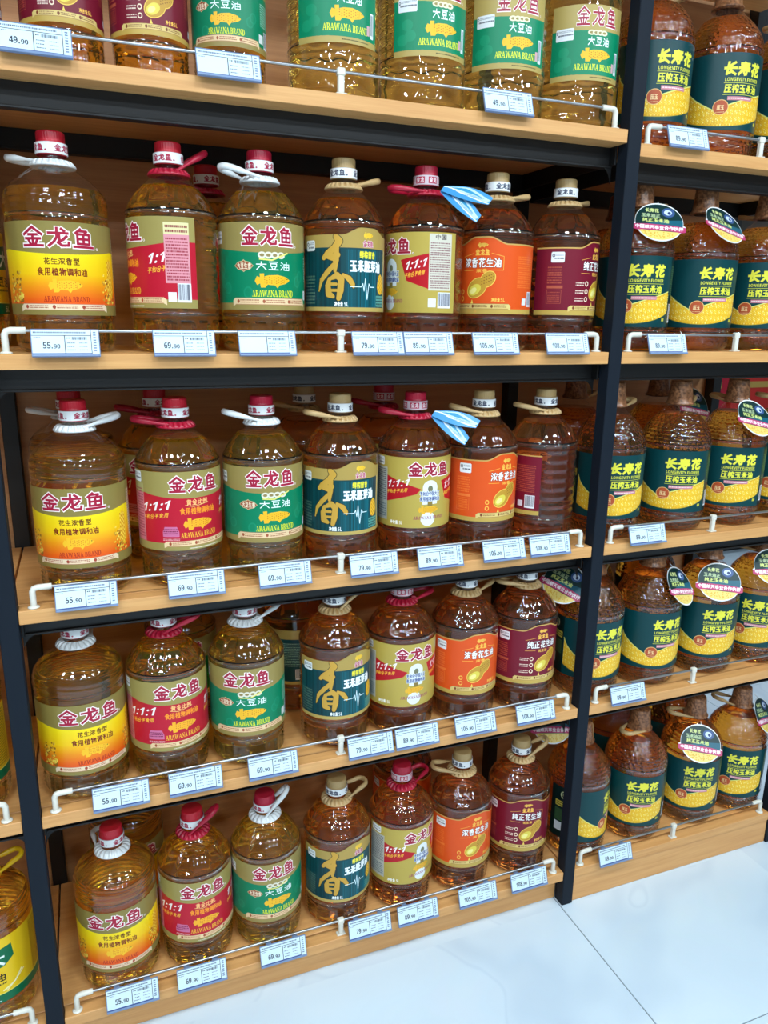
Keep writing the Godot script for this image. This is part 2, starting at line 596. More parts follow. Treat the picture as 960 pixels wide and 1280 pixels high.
func art_red() -> ImageTexture:
	var khaki := rgb(160, 144, 80)
	var red := rgb(190, 22, 46)
	var c := Canvas.new(LW, LH, khaki, STROKES)
	under_arc(c, 0.27, 0.335, 0.90, red)
	logo(c, 0, 37, 0.06, 0.255)
	c.words("黄金比例", ax(-14), ax(17), vy(0.35), vy(0.075), 5, rgb(250, 190, 120))
	c.line(PackedVector2Array([Vector2(ax(-15), vy(0.42)), Vector2(ax(-4), vy(0.445)), Vector2(ax(18), vy(0.41))]), 4, rgb(240, 200, 120))
	c.words("食用植物调和油", ax(-23), ax(29), vy(0.455), vy(0.085), 6, rgb(246, 150, 40))
	fish(c, -19, 25, 0.58, 0.75, rgb(246, 176, 40), rgb(206, 110, 20))
	c.latin("ARAWANA BRAND", ax(-23), ax(30), vy(0.77), vy(0.07), rgb(244, 190, 50), true, true)
	ratio(c, -80, -38, 0.40, 0.12, rgb(244, 180, 60))
	ratio(c, 42, 80, 0.40, 0.12, rgb(244, 180, 60))
	c.shape([10, 0, 70, 0, 80, 30, 80, 60, 0, 60, 0, 30], ax(-47), vy(0.69), 1.35, 1.1, rgb(206, 110, 150))
	c.print_lines(ax(-46), vy(0.71), 96, 40, 3, rgb(120, 20, 60))
	c.print_lines(ax(-47), vy(0.84), 110, 16, 2, rgb(236, 200, 200))
	c.rect(ax(-105), vy(0.20), ax(-76) - ax(-105), vy(0.70), rgb(206, 120, 130))
	c.rect(ax(-105), vy(0.16), ax(-76) - ax(-105), vy(0.12), rgb(176, 168, 110))
	c.print_lines(ax(-103), vy(0.22), ax(-78) - ax(-103), vy(0.64), 18, rgb(150, 40, 70))
	sticker(c, -102, -80, 0.015, 0.15)
	c.rect(ax(66), vy(0.06), ax(97) - ax(66), vy(0.66), rgb(222, 150, 158))
	c.rect(ax(66), vy(0.06), ax(97) - ax(66), vy(0.13), rgb(226, 214, 160))
	c.print_lines(ax(68), vy(0.08), ax(95) - ax(68), vy(0.10), 2, rgb(140, 40, 50))
	c.print_lines(ax(68), vy(0.22), ax(95) - ax(68), vy(0.48), 14, rgb(160, 40, 60))
	barcode(c, 80, 97, 0.72, 0.93)
	c.rect(ax(68), vy(0.82), 50, 56, rgb(236, 232, 236))
	ribbon(c, -42, 62, 0.875, 0.945, rgb(238, 208, 160), rgb(170, 80, 50))
	c.print_lines(ax(-12), vy(0.965), ax(34) - ax(-12), 12, 1, rgb(240, 236, 220))
	return c.texture()


func art_green() -> ImageTexture:
	var khaki := rgb(156, 138, 78)
	var green := rgb(0, 128, 88)
	var c := Canvas.new(LW, LH, khaki, STROKES)
	under_arc(c, 0.285, 0.345, 0.92, green)
	logo(c, 0, 37, 0.05, 0.26)
	for i in 4:
		c.ellipse(ax(-9 + i * 8.5), vy(0.37), 26, 20, rgb(226, 220, 200))
		c.ellipse(ax(-9 + i * 8.5), vy(0.37), 14, 9, rgb(150, 130, 80))
	c.line(PackedVector2Array([Vector2(ax(-12), vy(0.415)), Vector2(ax(4), vy(0.425)), Vector2(ax(26), vy(0.34))]), 9, rgb(236, 226, 120))
	c.words("大豆油", ax(-18), ax(30), vy(0.44), vy(0.10), 6, rgb(236, 246, 244))
	c.shape([0, 25, 20, 10, 42, 6, 50, 0, 58, 6, 80, 10, 100, 25, 80, 40, 58, 44, 50, 50, 42, 44, 20, 40], ax(-47), vy(0.42), 1.32, 1.5, rgb(214, 186, 140))
	c.shape([4, 25, 20, 13, 44, 9, 50, 4, 56, 9, 80, 13, 96, 25, 80, 37, 56, 41, 50, 46, 44, 41, 20, 37], ax(-47), vy(0.42), 1.32, 1.5, rgb(160, 82, 50))
	c.words("大豆生香", ax(-43), ax(-23), vy(0.46), vy(0.07), 5, rgb(240, 222, 190))
	fish(c, -19, 30, 0.57, 0.75, rgb(244, 186, 40), rgb(206, 130, 20))
	c.latin("ARAWANA BRAND", ax(-23), ax(34), vy(0.77), vy(0.075), rgb(238, 232, 40), true, true)
	for q in [[-72, 0.55], [-70, 0.68], [44, 0.66], [50, 0.60], [-28, 0.80], [-60, 0.75]]:
		c.ellipse(ax(q[0]), vy(q[1]), 32, 36, rgb(20, 142, 102))
		c.ellipse(ax(q[0]), vy(q[1]), 22, 26, rgb(8, 132, 92))
	sticker(c, -92, -72, 0.09, 0.235)
	c.rect(ax(-105), vy(0.42), ax(-84) - ax(-105), vy(0.48), rgb(40, 150, 112))
	c.print_lines(ax(-103), vy(0.44), ax(-86) - ax(-103), vy(0.44), 14, rgb(190, 220, 200))
	c.print_lines(ax(66), vy(0.36), ax(94) - ax(66), vy(0.3), 10, rgb(170, 212, 190))
	barcode(c, 76, 96, 0.70, 0.92)
	c.rect(ax(62), vy(0.76), 54, 58, rgb(230, 234, 232))
	ribbon(c, -47, 58, 0.86, 0.94, rgb(236, 206, 160), rgb(170, 90, 60))
	return c.texture()


# the shorter front label of the ribbed bottles on the top shelf
func art_green_front() -> ImageTexture:
	span = 104.0
	var khaki := rgb(186, 162, 92)
	var c := Canvas.new(LW, LH, khaki, STROKES)
	under_arc(c, 0.30, 0.34, 0.925, rgb(0, 134, 92))
	logo(c, 9, 30, 0.03, 0.275)
	for i in 4:
		c.ellipse(ax(1 + i * 6.0), vy(0.365), 50, 18, rgb(232, 226, 190))
		c.ellipse(ax(1 + i * 6.0), vy(0.365), 26, 8, rgb(160, 140, 80))
	c.words("大豆油", ax(-4), ax(28), vy(0.42), vy(0.115), 9, rgb(236, 246, 244))
	sticker(c, -46, -22, 0.30, 0.46)
	fish(c, -12, 32, 0.56, 0.76, rgb(246, 190, 40), rgb(206, 130, 20))
	c.latin("ARAWANA BRAND", ax(-20), ax(37), vy(0.78), vy(0.085), rgb(238, 236, 50), true, true)
	for q in [[-34, 0.62], [-30, 0.75], [-40, 0.8]]:
		c.ellipse(ax(q[0]), vy(q[1]), 70, 36, rgb(14, 146, 102))
	c.rect(ax(41), vy(0.58), 60, vy(0.30), rgb(232, 238, 238))
	c.bars(ax(42), vy(0.60), 40, vy(0.24), rgb(50, 50, 66))
	c.rect(ax(35.5), vy(0.74), 44, vy(0.12), rgb(214, 170, 176))
	c.print_lines(ax(2), vy(0.945), ax(38) - ax(2), 14, 1, rgb(60, 60, 30))
	span = 210.0
	return c.texture()


func calligraphy(c: Canvas, col: Color, edge: Color) -> void:
	# the large brush character for fragrance, in four swelling strokes
	var x := ax(-72)
	var y := vy(0.10)
	for pass_ in 2:
		var g: float = 4.0 if pass_ == 0 else 0.0
		var k: Color = edge if pass_ == 0 else col
		var wide := [[[128, 6, 22], [150, 30, 30], [120, 66, 28], [70, 96, 24], [44, 120, 18]], [[60, 108, 20], [104, 116, 28], [140, 104, 22]], [[136, 60, 18], [128, 130, 26], [122, 190, 14]],
			[[112, 160, 20], [66, 200, 22], [26, 240, 18], [6, 300, 6]], [[176, 210, 12], [216, 232, 24], [240, 262, 20], [246, 278, 8]], [[84, 232, 14], [72, 270, 24], [78, 316, 28], [108, 330, 16]],
			[[92, 232, 14], [136, 214, 26], [164, 236, 26], [158, 296, 28], [146, 340, 20]], [[92, 262, 12], [130, 262, 12]], [[96, 296, 12], [138, 296, 12]]]
		for s in wide:
			for i in s.size() - 1:
				for j in 9:
					var t := j / 8.0
					var q := Vector2(lerpf(s[i][0], s[i + 1][0], t), lerpf(s[i][1], s[i + 1][1], t))
					var r := lerpf(s[i][2], s[i + 1][2], t) * 0.78 + g
					c.ellipse(x + q.x, y + q.y * 1.12, r, r, k)


func art_incense() -> ImageTexture:
	var gold := rgb(178, 150, 78)
	var teal := rgb(8, 66, 72)
	var c := Canvas.new(LW, LH, gold, STROKES)
	c.rect(0, vy(0.24), LW, vy(0.71), teal)
	for i in 60:
		var a := c.rng.randf_range(-34, 24)
		c.rect(ax(a), vy(0.26), c.rng.randf_range(2, 14), vy(0.69), teal.lerp(rgb(20, 130, 150), c.rng.randf() * 0.6))
	for i in 40:
		c.rect(ax(c.rng.randf_range(-100, -40)), vy(0.26), c.rng.randf_range(4, 16), vy(0.69), teal.lerp(rgb(10, 40, 46), c.rng.randf() * 0.7))
	calligraphy(c, rgb(204, 158, 62), rgb(40, 46, 30))
	fish(c, -7, 9, 0.045, 0.135, rgb(246, 200, 60), rgb(200, 140, 30))
	c.words("金龙鱼", ax(-8), ax(9), vy(0.15), vy(0.075), 9, rgb(248, 226, 226))
	c.words("金龙鱼", ax(-8), ax(9), vy(0.15), vy(0.075), 4, rgb(176, 40, 90))
	c.words("鲜榨留香", ax(-13), ax(13), vy(0.275), vy(0.085), 6, rgb(238, 226, 60))
	c.words("玉米胚芽油", ax(-27), ax(25), vy(0.385), vy(0.135), 12, rgb(244, 250, 252))
	c.line(PackedVector2Array([Vector2(ax(-26), vy(0.70)), Vector2(ax(-10), vy(0.70)), Vector2(ax(-8), vy(0.66)), Vector2(ax(-6), vy(0.75)), Vector2(ax(-4), vy(0.60)), Vector2(ax(-1), vy(0.85)), Vector2(ax(2), vy(0.66)), Vector2(ax(4), vy(0.70)), Vector2(ax(12), vy(0.70))]), 5, rgb(226, 246, 250))
	c.words("净含量", ax(-48), ax(-36), vy(0.885), vy(0.055), 5, rgb(240, 246, 246))
	c.latin("5L", ax(-34.5), ax(-29), vy(0.885), vy(0.055), rgb(240, 246, 246))
	c.shape([0, 0, 20, 20, 30, 90, 20, 130, 0, 140, -20, 130, -30, 90, -20, 20], ax(27), vy(0.53), 1.4, 0.95, rgb(236, 178, 40))
	for i in 9:
		for j in 4:
			c.ellipse(ax(24) + j * 11, vy(0.57) + i * 13, 5, 5, rgb(250, 206, 80) if (i + j) % 2 else rgb(206, 140, 30))
	for i in 2:
		c.rect(ax(16), vy(0.80 + i * 0.075), ax(38) - ax(16), vy(0.06), rgb(90, 160, 150))
		c.print_lines(ax(17), vy(0.81 + i * 0.075), ax(37) - ax(17), vy(0.04), 1, rgb(10, 60, 66))
	# the pale gold edge and the small print on the sides
	c.poly(PackedVector2Array([Vector2(ax(38), vy(0.24)), Vector2(ax(46), vy(0.24)), Vector2(ax(42), vy(0.6)), Vector2(ax(46), vy(0.96)), Vector2(ax(40), vy(0.96)), Vector2(ax(37), vy(0.6))]), rgb(214, 186, 110))
	c.print_lines(ax(52), vy(0.30), ax(92) - ax(52), vy(0.40), 14, rgb(150, 190, 170))
	barcode(c, 74, 96, 0.74, 0.92)
	c.rect(ax(-105), vy(0.30), 60, vy(0.4), rgb(20, 80, 80))
	c.print_lines(ax(-102), vy(0.56), ax(-78) - ax(-102), vy(0.36), 9, rgb(90, 120, 100))
	sticker(c, -96, -78, 0.15, 0.275)
	c.rect(0, vy(0.95), LW, vy(0.05), rgb(190, 164, 90))
	return c.texture()


func art_gold() -> ImageTexture:
	var gold := rgb(188, 164, 76)
	var c := Canvas.new(LW, LH, gold, STROKES)
	logo(c, 0, 36, 0.07, 0.26, rgb(160, 24, 54))
	var red := rgb(186, 22, 34)
	c.poly(PackedVector2Array([Vector2(ax(-80), vy(0.24)), Vector2(ax(-15), vy(0.44)), Vector2(ax(-22), vy(0.51)), Vector2(ax(-78), vy(0.66))]), red)
	c.poly(PackedVector2Array([Vector2(ax(20), vy(0.34)), Vector2(ax(62), vy(0.26)), Vector2(ax(62), vy(0.70)), Vector2(ax(30), vy(0.60))]), red)
	ratio(c, -72, -36, 0.34, 0.105, rgb(244, 180, 60))
	ratio(c, 26, 56, 0.36, 0.115, rgb(244, 180, 60))
	# the white rounded tower with its arch
	var white := rgb(232, 238, 238)
	c.ellipse(ax(0), vy(0.42), 60, 52, white)
	c.rect(ax(0) - 60, vy(0.42), 120, vy(0.24), white)
	c.ellipse(ax(0), vy(0.44), 20, 24, rgb(120, 120, 90))
	c.rect(ax(0) - 20, vy(0.62), 40, vy(0.07), rgb(140, 120, 60))
	for i in 2:
		c.words("食用植物调和油"if i else "平和合中国大正", ax(-17), ax(17), vy(0.475 + 0.075 * i), vy(0.065), 9, white)
		c.words("食用植物调和油"if i else "平和合中国大正", ax(-17), ax(17), vy(0.475 + 0.075 * i), vy(0.065), 4, rgb(86, 100, 150))
	c.ellipse(ax(-3), vy(0.87), 58, 52, white)
	fish(c, -19, 16, 0.67, 0.81, rgb(236, 180, 50), rgb(190, 120, 20))
	c.latin("ARAWANA BRAND", ax(-26), ax(24), vy(0.83), vy(0.045), rgb(150, 50, 90), true, true)
	c.rect(ax(-104), vy(0.16), ax(-71) - ax(-104), vy(0.76), rgb(186, 186, 176))
	c.print_lines(ax(-102), vy(0.18), ax(-73) - ax(-102), vy(0.46), 16, rgb(80, 70, 90))
	c.print_lines(ax(-102), vy(0.68), ax(-73) - ax(-102), vy(0.20), 6, rgb(90, 110, 120))
	sticker(c, -100, -78, 0.02, 0.14)
	c.words("净含量", ax(-64), ax(-50), vy(0.905), vy(0.05), 5, rgb(248, 244, 230))
	c.latin("5L", ax(-48), ax(-43), vy(0.905), vy(0.05), rgb(248, 244, 230))
	c.rect(ax(62), vy(0.02), ax(97) - ax(62), vy(0.70), rgb(214, 208, 190))
	c.words("中国", ax(70), ax(88), vy(0.03), vy(0.06), 4, rgb(70, 60, 60))
	c.print_lines(ax(64), vy(0.12), ax(95) - ax(64), vy(0.58), 20, rgb(130, 70, 80))
	barcode(c, 76, 97, 0.74, 0.94)
	c.rect(ax(62), vy(0.82), 56, 56, rgb(230, 232, 230))
	return c.texture()


func peanut(c: Canvas, x: float, y: float, s: float) -> void:
	var edge := rgb(244, 206, 90)
	var body := rgb(198, 150, 50)
	for pass_ in 2:
		var g: float = 5.0 if pass_ == 0 else 0.0
		var k: Color = edge if pass_ == 0 else body
		c.ellipse(x + 62 * s, y - 44 * s, 46 * s + g, 34 * s + g, k, -0.7)
		c.ellipse(x, y, 62 * s + g, 44 * s + g, k, -0.6)
	for i in 18:
		c.ellipse(x + (30 + (i % 6) * 13) * s, y - (18 + (i / 6) * 15 + (i % 6) * 5) * s, 4 * s, 3 * s, rgb(150, 100, 30))
	c.ellipse(x - 12 * s, y + 10 * s, 40 * s, 26 * s, rgb(226, 206, 80), -0.5)
	c.ellipse(x - 20 * s, y + 14 * s, 22 * s, 14 * s, rgb(244, 232, 140), -0.5)
	c.shape([0, 0, 8, 18, 6, 30, 0, 34, -6, 30, -8, 18], x - 26 * s, y + 58 * s, s, s * 1.3, edge)


func art_peanut(ground: Color, title: String, icons: bool) -> ImageTexture:
	var c := Canvas.new(LW, LH, ground, STROKES)
	var pale := rgb(246, 190, 80)
	fish(c, -8, 9, 0.075, 0.145, pale, rgb(190, 120, 30))
	c.words("金龙鱼", ax(-11), ax(11), vy(0.16), vy(0.08), 6, pale)
	c.words(title, ax(-29), ax(29), vy(0.27), vy(0.125), 13, ground.lerp(Color.BLACK, 0.45))
	c.words(title, ax(-29), ax(29), vy(0.27), vy(0.125), 7.5, rgb(250, 248, 244))
	c.line(PackedVector2Array([Vector2(ax(-32), vy(0.255)), Vector2(ax(-14), vy(0.215))]), 3, pale)
	c.line(PackedVector2Array([Vector2(ax(14), vy(0.215)), Vector2(ax(32), vy(0.255)), Vector2(ax(32), vy(0.43)), Vector2(ax(14), vy(0.43))]), 3, pale)
	c.line(PackedVector2Array([Vector2(ax(-32), vy(0.43)), Vector2(ax(-14), vy(0.43))]), 3, pale)
	c.words("花生油" if icons else "浓香", ax(-9), ax(9), vy(0.415), vy(0.045), 4, pale)
	peanut(c, ax(-7 if not icons else 2), vy(0.66), 1.3)
	c.latin("5L", ax(30), ax(36), vy(0.79), vy(0.05), pale)
	c.words("净含量", ax(16), ax(29), vy(0.79), vy(0.05), 4, pale)
	if icons:
		for i in 3:
			c.ellipse(ax(-20), vy(0.57 + i * 0.105), 17, 18, rgb(240, 220, 190))
			c.ellipse(ax(-20), vy(0.57 + i * 0.105), 10, 10, ground)
			c.print_lines(ax(-40), vy(0.545 + i * 0.105), ax(-25) - ax(-40), vy(0.06), 2, rgb(240, 220, 200))
	else:
		for i in 2:
			c.ellipse(ax(-33), vy(0.71 + i * 0.09), 16, 18, pale)
			c.ellipse(ax(-33), vy(0.71 + i * 0.09), 10, 11, ground)
	var pr := ground.lerp(rgb(255, 170, 90), 0.45)
	c.print_lines(ax(-84), vy(0.34), ax(-62) - ax(-84), vy(0.24), 7, pr)
	c.rect(ax(-84), vy(0.60), ax(-60) - ax(-84), vy(0.04), pr)
	c.line(PackedVector2Array([Vector2(ax(-84), vy(0.66)), Vector2(ax(-62), vy(0.66)), Vector2(ax(-62), vy(0.84)), Vector2(ax(-84), vy(0.84)), Vector2(ax(-84), vy(0.66))]), 3, pr)
	c.print_lines(ax(-82), vy(0.68), ax(-64) - ax(-82), vy(0.14), 6, pr)
	c.print_lines(ax(56), vy(0.24), ax(96) - ax(56), vy(0.42), 15, pr)
	barcode(c, 80, 97, 0.70, 0.90)
	c.rect(ax(67), vy(0.79), 46, 46, rgb(226, 228, 236))
	c.print_lines(ax(40), vy(0.93), ax(66) - ax(40), vy(0.05), 1, pale)
	sticker(c, -80, -60, 0.15, 0.29)
	c.rect(0, vy(0.935), LW, vy(0.065), rgb(196, 164, 80))
	ribbon(c, -46, 42, 0.865, 0.935, rgb(222, 196, 120), rgb(130, 70, 40))
	return c.texture()


func art_longevity() -> ImageTexture:
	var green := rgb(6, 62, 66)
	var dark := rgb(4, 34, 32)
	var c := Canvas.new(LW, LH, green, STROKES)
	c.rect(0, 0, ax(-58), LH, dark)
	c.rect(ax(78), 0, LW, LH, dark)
	var up := PackedVector2Array()
	var low := PackedVector2Array()
	for i in 41:
		var a := lerpf(-56, 74, i / 40.0)
		var v: float = lerpf(0.36, 0.745, pow(clampf((a + 56) / 48.0, 0, 1), 0.62)) if a < -8 else lerpf(0.745, 0.49, pow((a + 8) / 82.0, 0.85))
		up.append(Vector2(ax(a), vy(v)))
		low.append(Vector2(ax(a), vy(lerpf(0.95, 0.80, pow(absf(a - 6) / 68.0, 2.0)))))
	var back := low.duplicate()
	back.reverse()
	c.poly(up + back, rgb(230, 168, 34))
	for i in 60:
		for j in 18:
			var a := -55.0 + i * 2.2
			var y := vy(0.40 + j * 0.031) + (i % 2) * 8
			var k := clampi(int((a + 56) / 130.0 * 40), 0, 40)
			if y > up[k].y + 10 and y < low[k].y - 8:
				c.ellipse(ax(a), y, 4.6, 7, [rgb(255, 236, 130), rgb(252, 218, 74), rgb(246, 200, 50)][(i * 2 + j * 5 + (i * j) % 3) % 3])
	c.line(up, 8, rgb(226, 226, 120))
	c.line(low, 3, rgb(120, 140, 60))
	c.ellipse(ax(0), vy(0.70), 54, 52, rgb(236, 190, 120))
	c.ellipse(ax(0), vy(0.70), 49, 47, rgb(186, 84, 46))
	c.words("压玉", ax(-5), ax(5), vy(0.67), 34, 5, rgb(240, 206, 150))
	c.print_lines(ax(-6), vy(0.755), 60, 8, 1, rgb(240, 206, 150))
	var lime := rgb(232, 226, 70)
	c.words("长寿花", ax(-3), ax(59), vy(0.12), vy(0.17), 17, lime, 0.14)
	c.latin("LONGEVITY FLOWER", ax(2), ax(58), vy(0.32), vy(0.045), lime, true)
	c.rect(ax(1), vy(0.385), ax(59) - ax(1), 3, lime)
	c.words("压榨玉米油", ax(2), ax(56), vy(0.405), vy(0.11), 8.5, lime)
	c.rect(ax(1), vy(0.535), ax(59) - ax(1), 3, lime)
	c.rect(ax(8), vy(0.56), ax(48) - ax(8), vy(0.05), rgb(206, 130, 140))
	c.print_lines(ax(9), vy(0.57), ax(47) - ax(9), vy(0.03), 1, rgb(240, 220, 220))
	# the side panels
	c.ellipse(ax(-78), vy(0.15), 36, 38, rgb(196, 200, 150))
	c.ellipse(ax(-78), vy(0.15), 26, 27, dark)
	c.ellipse(ax(-78), vy(0.15), 16, 18, rgb(196, 200, 150))
	c.rect(ax(-95), vy(0.28), ax(-61) - ax(-95), vy(0.11), rgb(206, 186, 70))
	c.print_lines(ax(-93), vy(0.295), ax(-63) - ax(-93), vy(0.08), 2, dark)
	c.print_lines(ax(-95), vy(0.43), ax(-61) - ax(-95), vy(0.24), 8, rgb(90, 130, 70))
	c.rect(ax(-95), vy(0.70), 84, 86, rgb(222, 228, 232))
	c.rect(ax(62), vy(0.87), 30, 22, rgb(200, 190, 60))
	barcode(c, 82, 93, 0.66, 0.93)
	c.print_lines(ax(80), vy(0.12), ax(102) - ax(80), vy(0.42), 14, rgb(90, 130, 80))
	return c.texture()


func art_sunflower() -> ImageTexture:
	var yellow := rgb(236, 196, 28)
	var green := rgb(0, 104, 66)
	var c := Canvas.new(LW, LH, yellow, STROKES)
	c.rect(ax(66), 0, LW, LH, rgb(214, 170, 30))
	c.print_lines(ax(68), vy(0.06), ax(100) - ax(68), vy(0.76), 22, rgb(120, 90, 20))
	c.poly(PackedVector2Array([Vector2(ax(-42), vy(0.22)), Vector2(ax(36), vy(0.14)), Vector2(ax(38), vy(0.34)), Vector2(ax(24), vy(0.44)), Vector2(ax(-40), vy(0.48))]), green)
	c.words("大大", ax(-34), ax(28), vy(0.22), vy(0.20), 16, rgb(240, 246, 240))
	c.words("大豆油", ax(-30), ax(26), vy(0.54), vy(0.12), 9, rgb(50, 40, 10))
	c.print_lines(ax(-20), vy(0.68), ax(26) - ax(-20), vy(0.05), 1, rgb(70, 60, 10))
	c.line(PackedVector2Array([Vector2(ax(20), vy(0.82)), Vector2(ax(36), vy(0.76)), Vector2(ax(46), vy(0.64))]), 12, rgb(246, 236, 170))
	c.line(PackedVector2Array([Vector2(ax(24), vy(0.84)), Vector2(ax(50), vy(0.66))]), 6, rgb(246, 240, 200))
	c.rect(0, vy(0.87), LW, vy(0.13), green)
	c.rect(0, vy(0.86), LW, 4, rgb(220, 230, 120))
	c.latin("5L", ax(4), ax(16), vy(0.895), vy(0.08), rgb(214, 224, 226))
	return c.texture()


# ------------------------------------------------------------------ materials

func plain(c: Color, rough := 0.5, metal := 0.0) -> StandardMaterial3D:
	var m := StandardMaterial3D.new()
	m.albedo_color = c
	m.roughness = rough
	m.metallic = metal
	return m


func printed(t: Texture2D, rough := 0.35) -> StandardMaterial3D:
	var m := plain(Color.WHITE, rough)
	m.albedo_texture = t
	m.texture_repeat = false
	m.metallic_specular = 0.4
	return m


func clear_plastic() -> StandardMaterial3D:
	var m := plain(Color(0.97, 0.96, 0.92, 0.005), 0.03)
	m.transparency = BaseMaterial3D.TRANSPARENCY_ALPHA
	m.cull_mode = BaseMaterial3D.CULL_DISABLED
	m.metallic_specular = 0.44
	return m


func oil(c: Color, haze := 0.03) -> StandardMaterial3D:
	var m := plain(Color(c.r, c.g, c.b, haze), 0.02)
	m.refraction_enabled = true
	m.refraction_scale = 0.04
	m.transparency = BaseMaterial3D.TRANSPARENCY_ALPHA
	return m


# veneer: long fibres along u, broad tone bands, fine pores
func wood_texture(light: Color, dark: Color, salt: int) -> ImageTexture:
	var n := FastNoiseLite.new()
	n.seed = salt
	n.frequency = 1.0
	n.fractal_octaves = 3
	var im := Image.create(512, 512, false, Image.FORMAT_RGBA8)
	for y in 512:
		for x in 512:
			var u := x / 512.0
			var v := y / 512.0
			# blend across the border so that the picture repeats without a seam
			var a := n.get_noise_2d(u * 3.0, v * 26.0)
			var b := n.get_noise_2d((u - 1.0) * 3.0, v * 26.0)
			var band := lerpf(a, b, smoothstep(0.75, 1.0, u))
			var f1 := n.get_noise_2d(u * 7.0 + 40.0, v * 150.0)
			var f2 := n.get_noise_2d((u - 1.0) * 7.0 + 40.0, v * 150.0)
			var fibre := lerpf(f1, f2, smoothstep(0.75, 1.0, u))
			im.set_pixel(x, y, light.lerp(dark, clampf(0.42 + band * 0.65 + fibre * 0.4, 0.0, 1.0)))
	return ImageTexture.create_from_image(im)


func marble_texture() -> ImageTexture:
	var n := FastNoiseLite.new()
	n.seed = 11
	n.frequency = 1.0
	n.fractal_octaves = 4
	var im := Image.create(512, 512, false, Image.FORMAT_RGBA8)
	for y in 512:
		for x in 512:
			var u := x / 512.0
			var v := y / 512.0
			var cloud := n.get_noise_2d(u * 2.2, v * 2.2)
			var vein := n.get_noise_2d(u * 1.6 + v * 1.1 + 7.0, v * 1.4 - u * 0.5 + 3.0)
			var fine_vein := 1.0 - smoothstep(0.0, 0.02, absf(vein))
			var soft := 1.0 - smoothstep(0.0, 0.16, absf(vein + 0.12))
			var k := clampf(0.10 + cloud * 0.30 + soft * 0.30 + fine_vein * 0.25, 0.0, 1.0)
			im.set_pixel(x, y, Color8(212, 229, 240).lerp(Color8(180, 200, 218), k))
	return ImageTexture.create_from_image(im)


func speckle_texture(a: Color, b: Color, freq: float, salt: int) -> ImageTexture:
	var n := FastNoiseLite.new()
	n.seed = salt
	n.frequency = freq
	n.fractal_octaves = 3
	var im := Image.create(128, 128, false, Image.FORMAT_RGBA8)
	for y in 128:
		for x in 128:
			im.set_pixel(x, y, a.lerp(b, clampf(0.5 + n.get_noise_2d(x, y) * 1.4, 0, 1)))
	return ImageTexture.create_from_image(im)


func make_materials() -> void:
	var w := plain(Color.WHITE, 0.48)
	w.albedo_texture = wood_texture(Color8(224, 168, 104), Color8(208, 148, 86), 3)
	w.uv1_triplanar = true
	w.uv1_world_triplanar = true
	w.uv1_scale = Vector3(0.9, 2.2, 2.2)
	M.wood = w
	var bw := plain(Color.WHITE, 0.55)
	bw.albedo_texture = wood_texture(Color8(202, 148, 98), Color8(184, 128, 82), 8)
	bw.uv1_triplanar = true
	bw.uv1_world_triplanar = true
	bw.uv1_scale = Vector3(0.7, 1.8, 1.8)
	M.back_wood = bw
	M.steel = plain(Color8(20, 28, 38), 0.6)
	M.steel.metallic_specular = 0.3
	M.black = plain(Color8(12, 13, 15), 0.5)
	M.chrome = plain(Color8(176, 178, 180), 0.28, 0.95)
	M.cream = plain(Color8(226, 222, 208), 0.4)
	M.clear = clear_plastic()
	M.oil_y = oil(Color8(253, 198, 42), 0.035)
	M.oil_r = oil(Color8(252, 190, 38), 0.035)
	M.oil_g = oil(Color8(252, 206, 62), 0.035)
	M.oil_i = oil(Color8(250, 166, 40))
	M.oil_j = oil(Color8(244, 154, 50))
	M.oil_o = oil(Color8(234, 146, 58))
	M.oil_m = oil(Color8(232, 142, 56))
	M.oil_l = oil(Color8(247, 156, 44))
	M.oil_p = oil(Color8(253, 232, 128))
	M.oil_s = oil(Color8(252, 194, 44), 0.035)
	M.label_y = printed(art_yellow())
	M.label_r = printed(art_red())
	M.label_g = printed(art_green())
	M.label_i = printed(art_incense())
	M.label_j = printed(art_gold(), 0.3)
	M.label_o = printed(art_peanut(rgb(226, 84, 26), "浓香花生油", false))
	M.label_m = printed(art_peanut(rgb(118, 20, 42), "纯正花生油", true))
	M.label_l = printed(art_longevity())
	M.label_p = printed(art_green_front())
	M.label_s = printed(art_sunflower())
	M.red_plastic = plain(Color8(190, 26, 44), 0.35)
	M.crimson = plain(Color8(176, 22, 52), 0.35)
	M.white_plastic = plain(Color8(228, 232, 232), 0.35)
	M.gold_plastic = plain(Color8(176, 146, 96), 0.4)
	M.tan_plastic = plain(Color8(198, 164, 112), 0.4)
	M.yellow_plastic = plain(Color8(236, 190, 20), 0.35)
	var film := plain(Color.WHITE, 0.3)
	film.albedo_texture = speckle_texture(Color8(96, 58, 36), Color8(176, 122, 82), 0.06, 5)
	film.uv1_triplanar = true
	film.uv1_scale = Vector3(14, 14, 14)
	M.film = film
	for k in [["band_red", Color8(170, 40, 70)], ["band_blue", Color8(70, 76, 96)]]:
		var c := Canvas.new(512, 64, Color8(236, 238, 238), STROKES)
		for i in 3:
			c.words("金龙鱼", 14 + i * 171, 130 + i * 171, 12, 38, 6, k[1])
			c.ellipse(140 + i * 171, 46, 5, 5, k[1])
		c.rect(0, 0, 512, 3, Color8(200, 200, 204))
		M[k[0]] = printed(c.texture())
	var cr := Canvas.new(512, 64, Color8(210, 190, 196), STROKES)
	for i in 6:
		cr.rect(8 + i * 86, 10, 62, 44, Color8(178, 40, 70))
		cr.words("金龙", 12 + i * 86, 66 + i * 86, 14, 34, 5, Color8(236, 214, 216))
	M.band_crimson = printed(cr.texture())
	M.holder = plain(Color8(118, 140, 176), 0.35)


# ------------------------------------------------------------------ the room

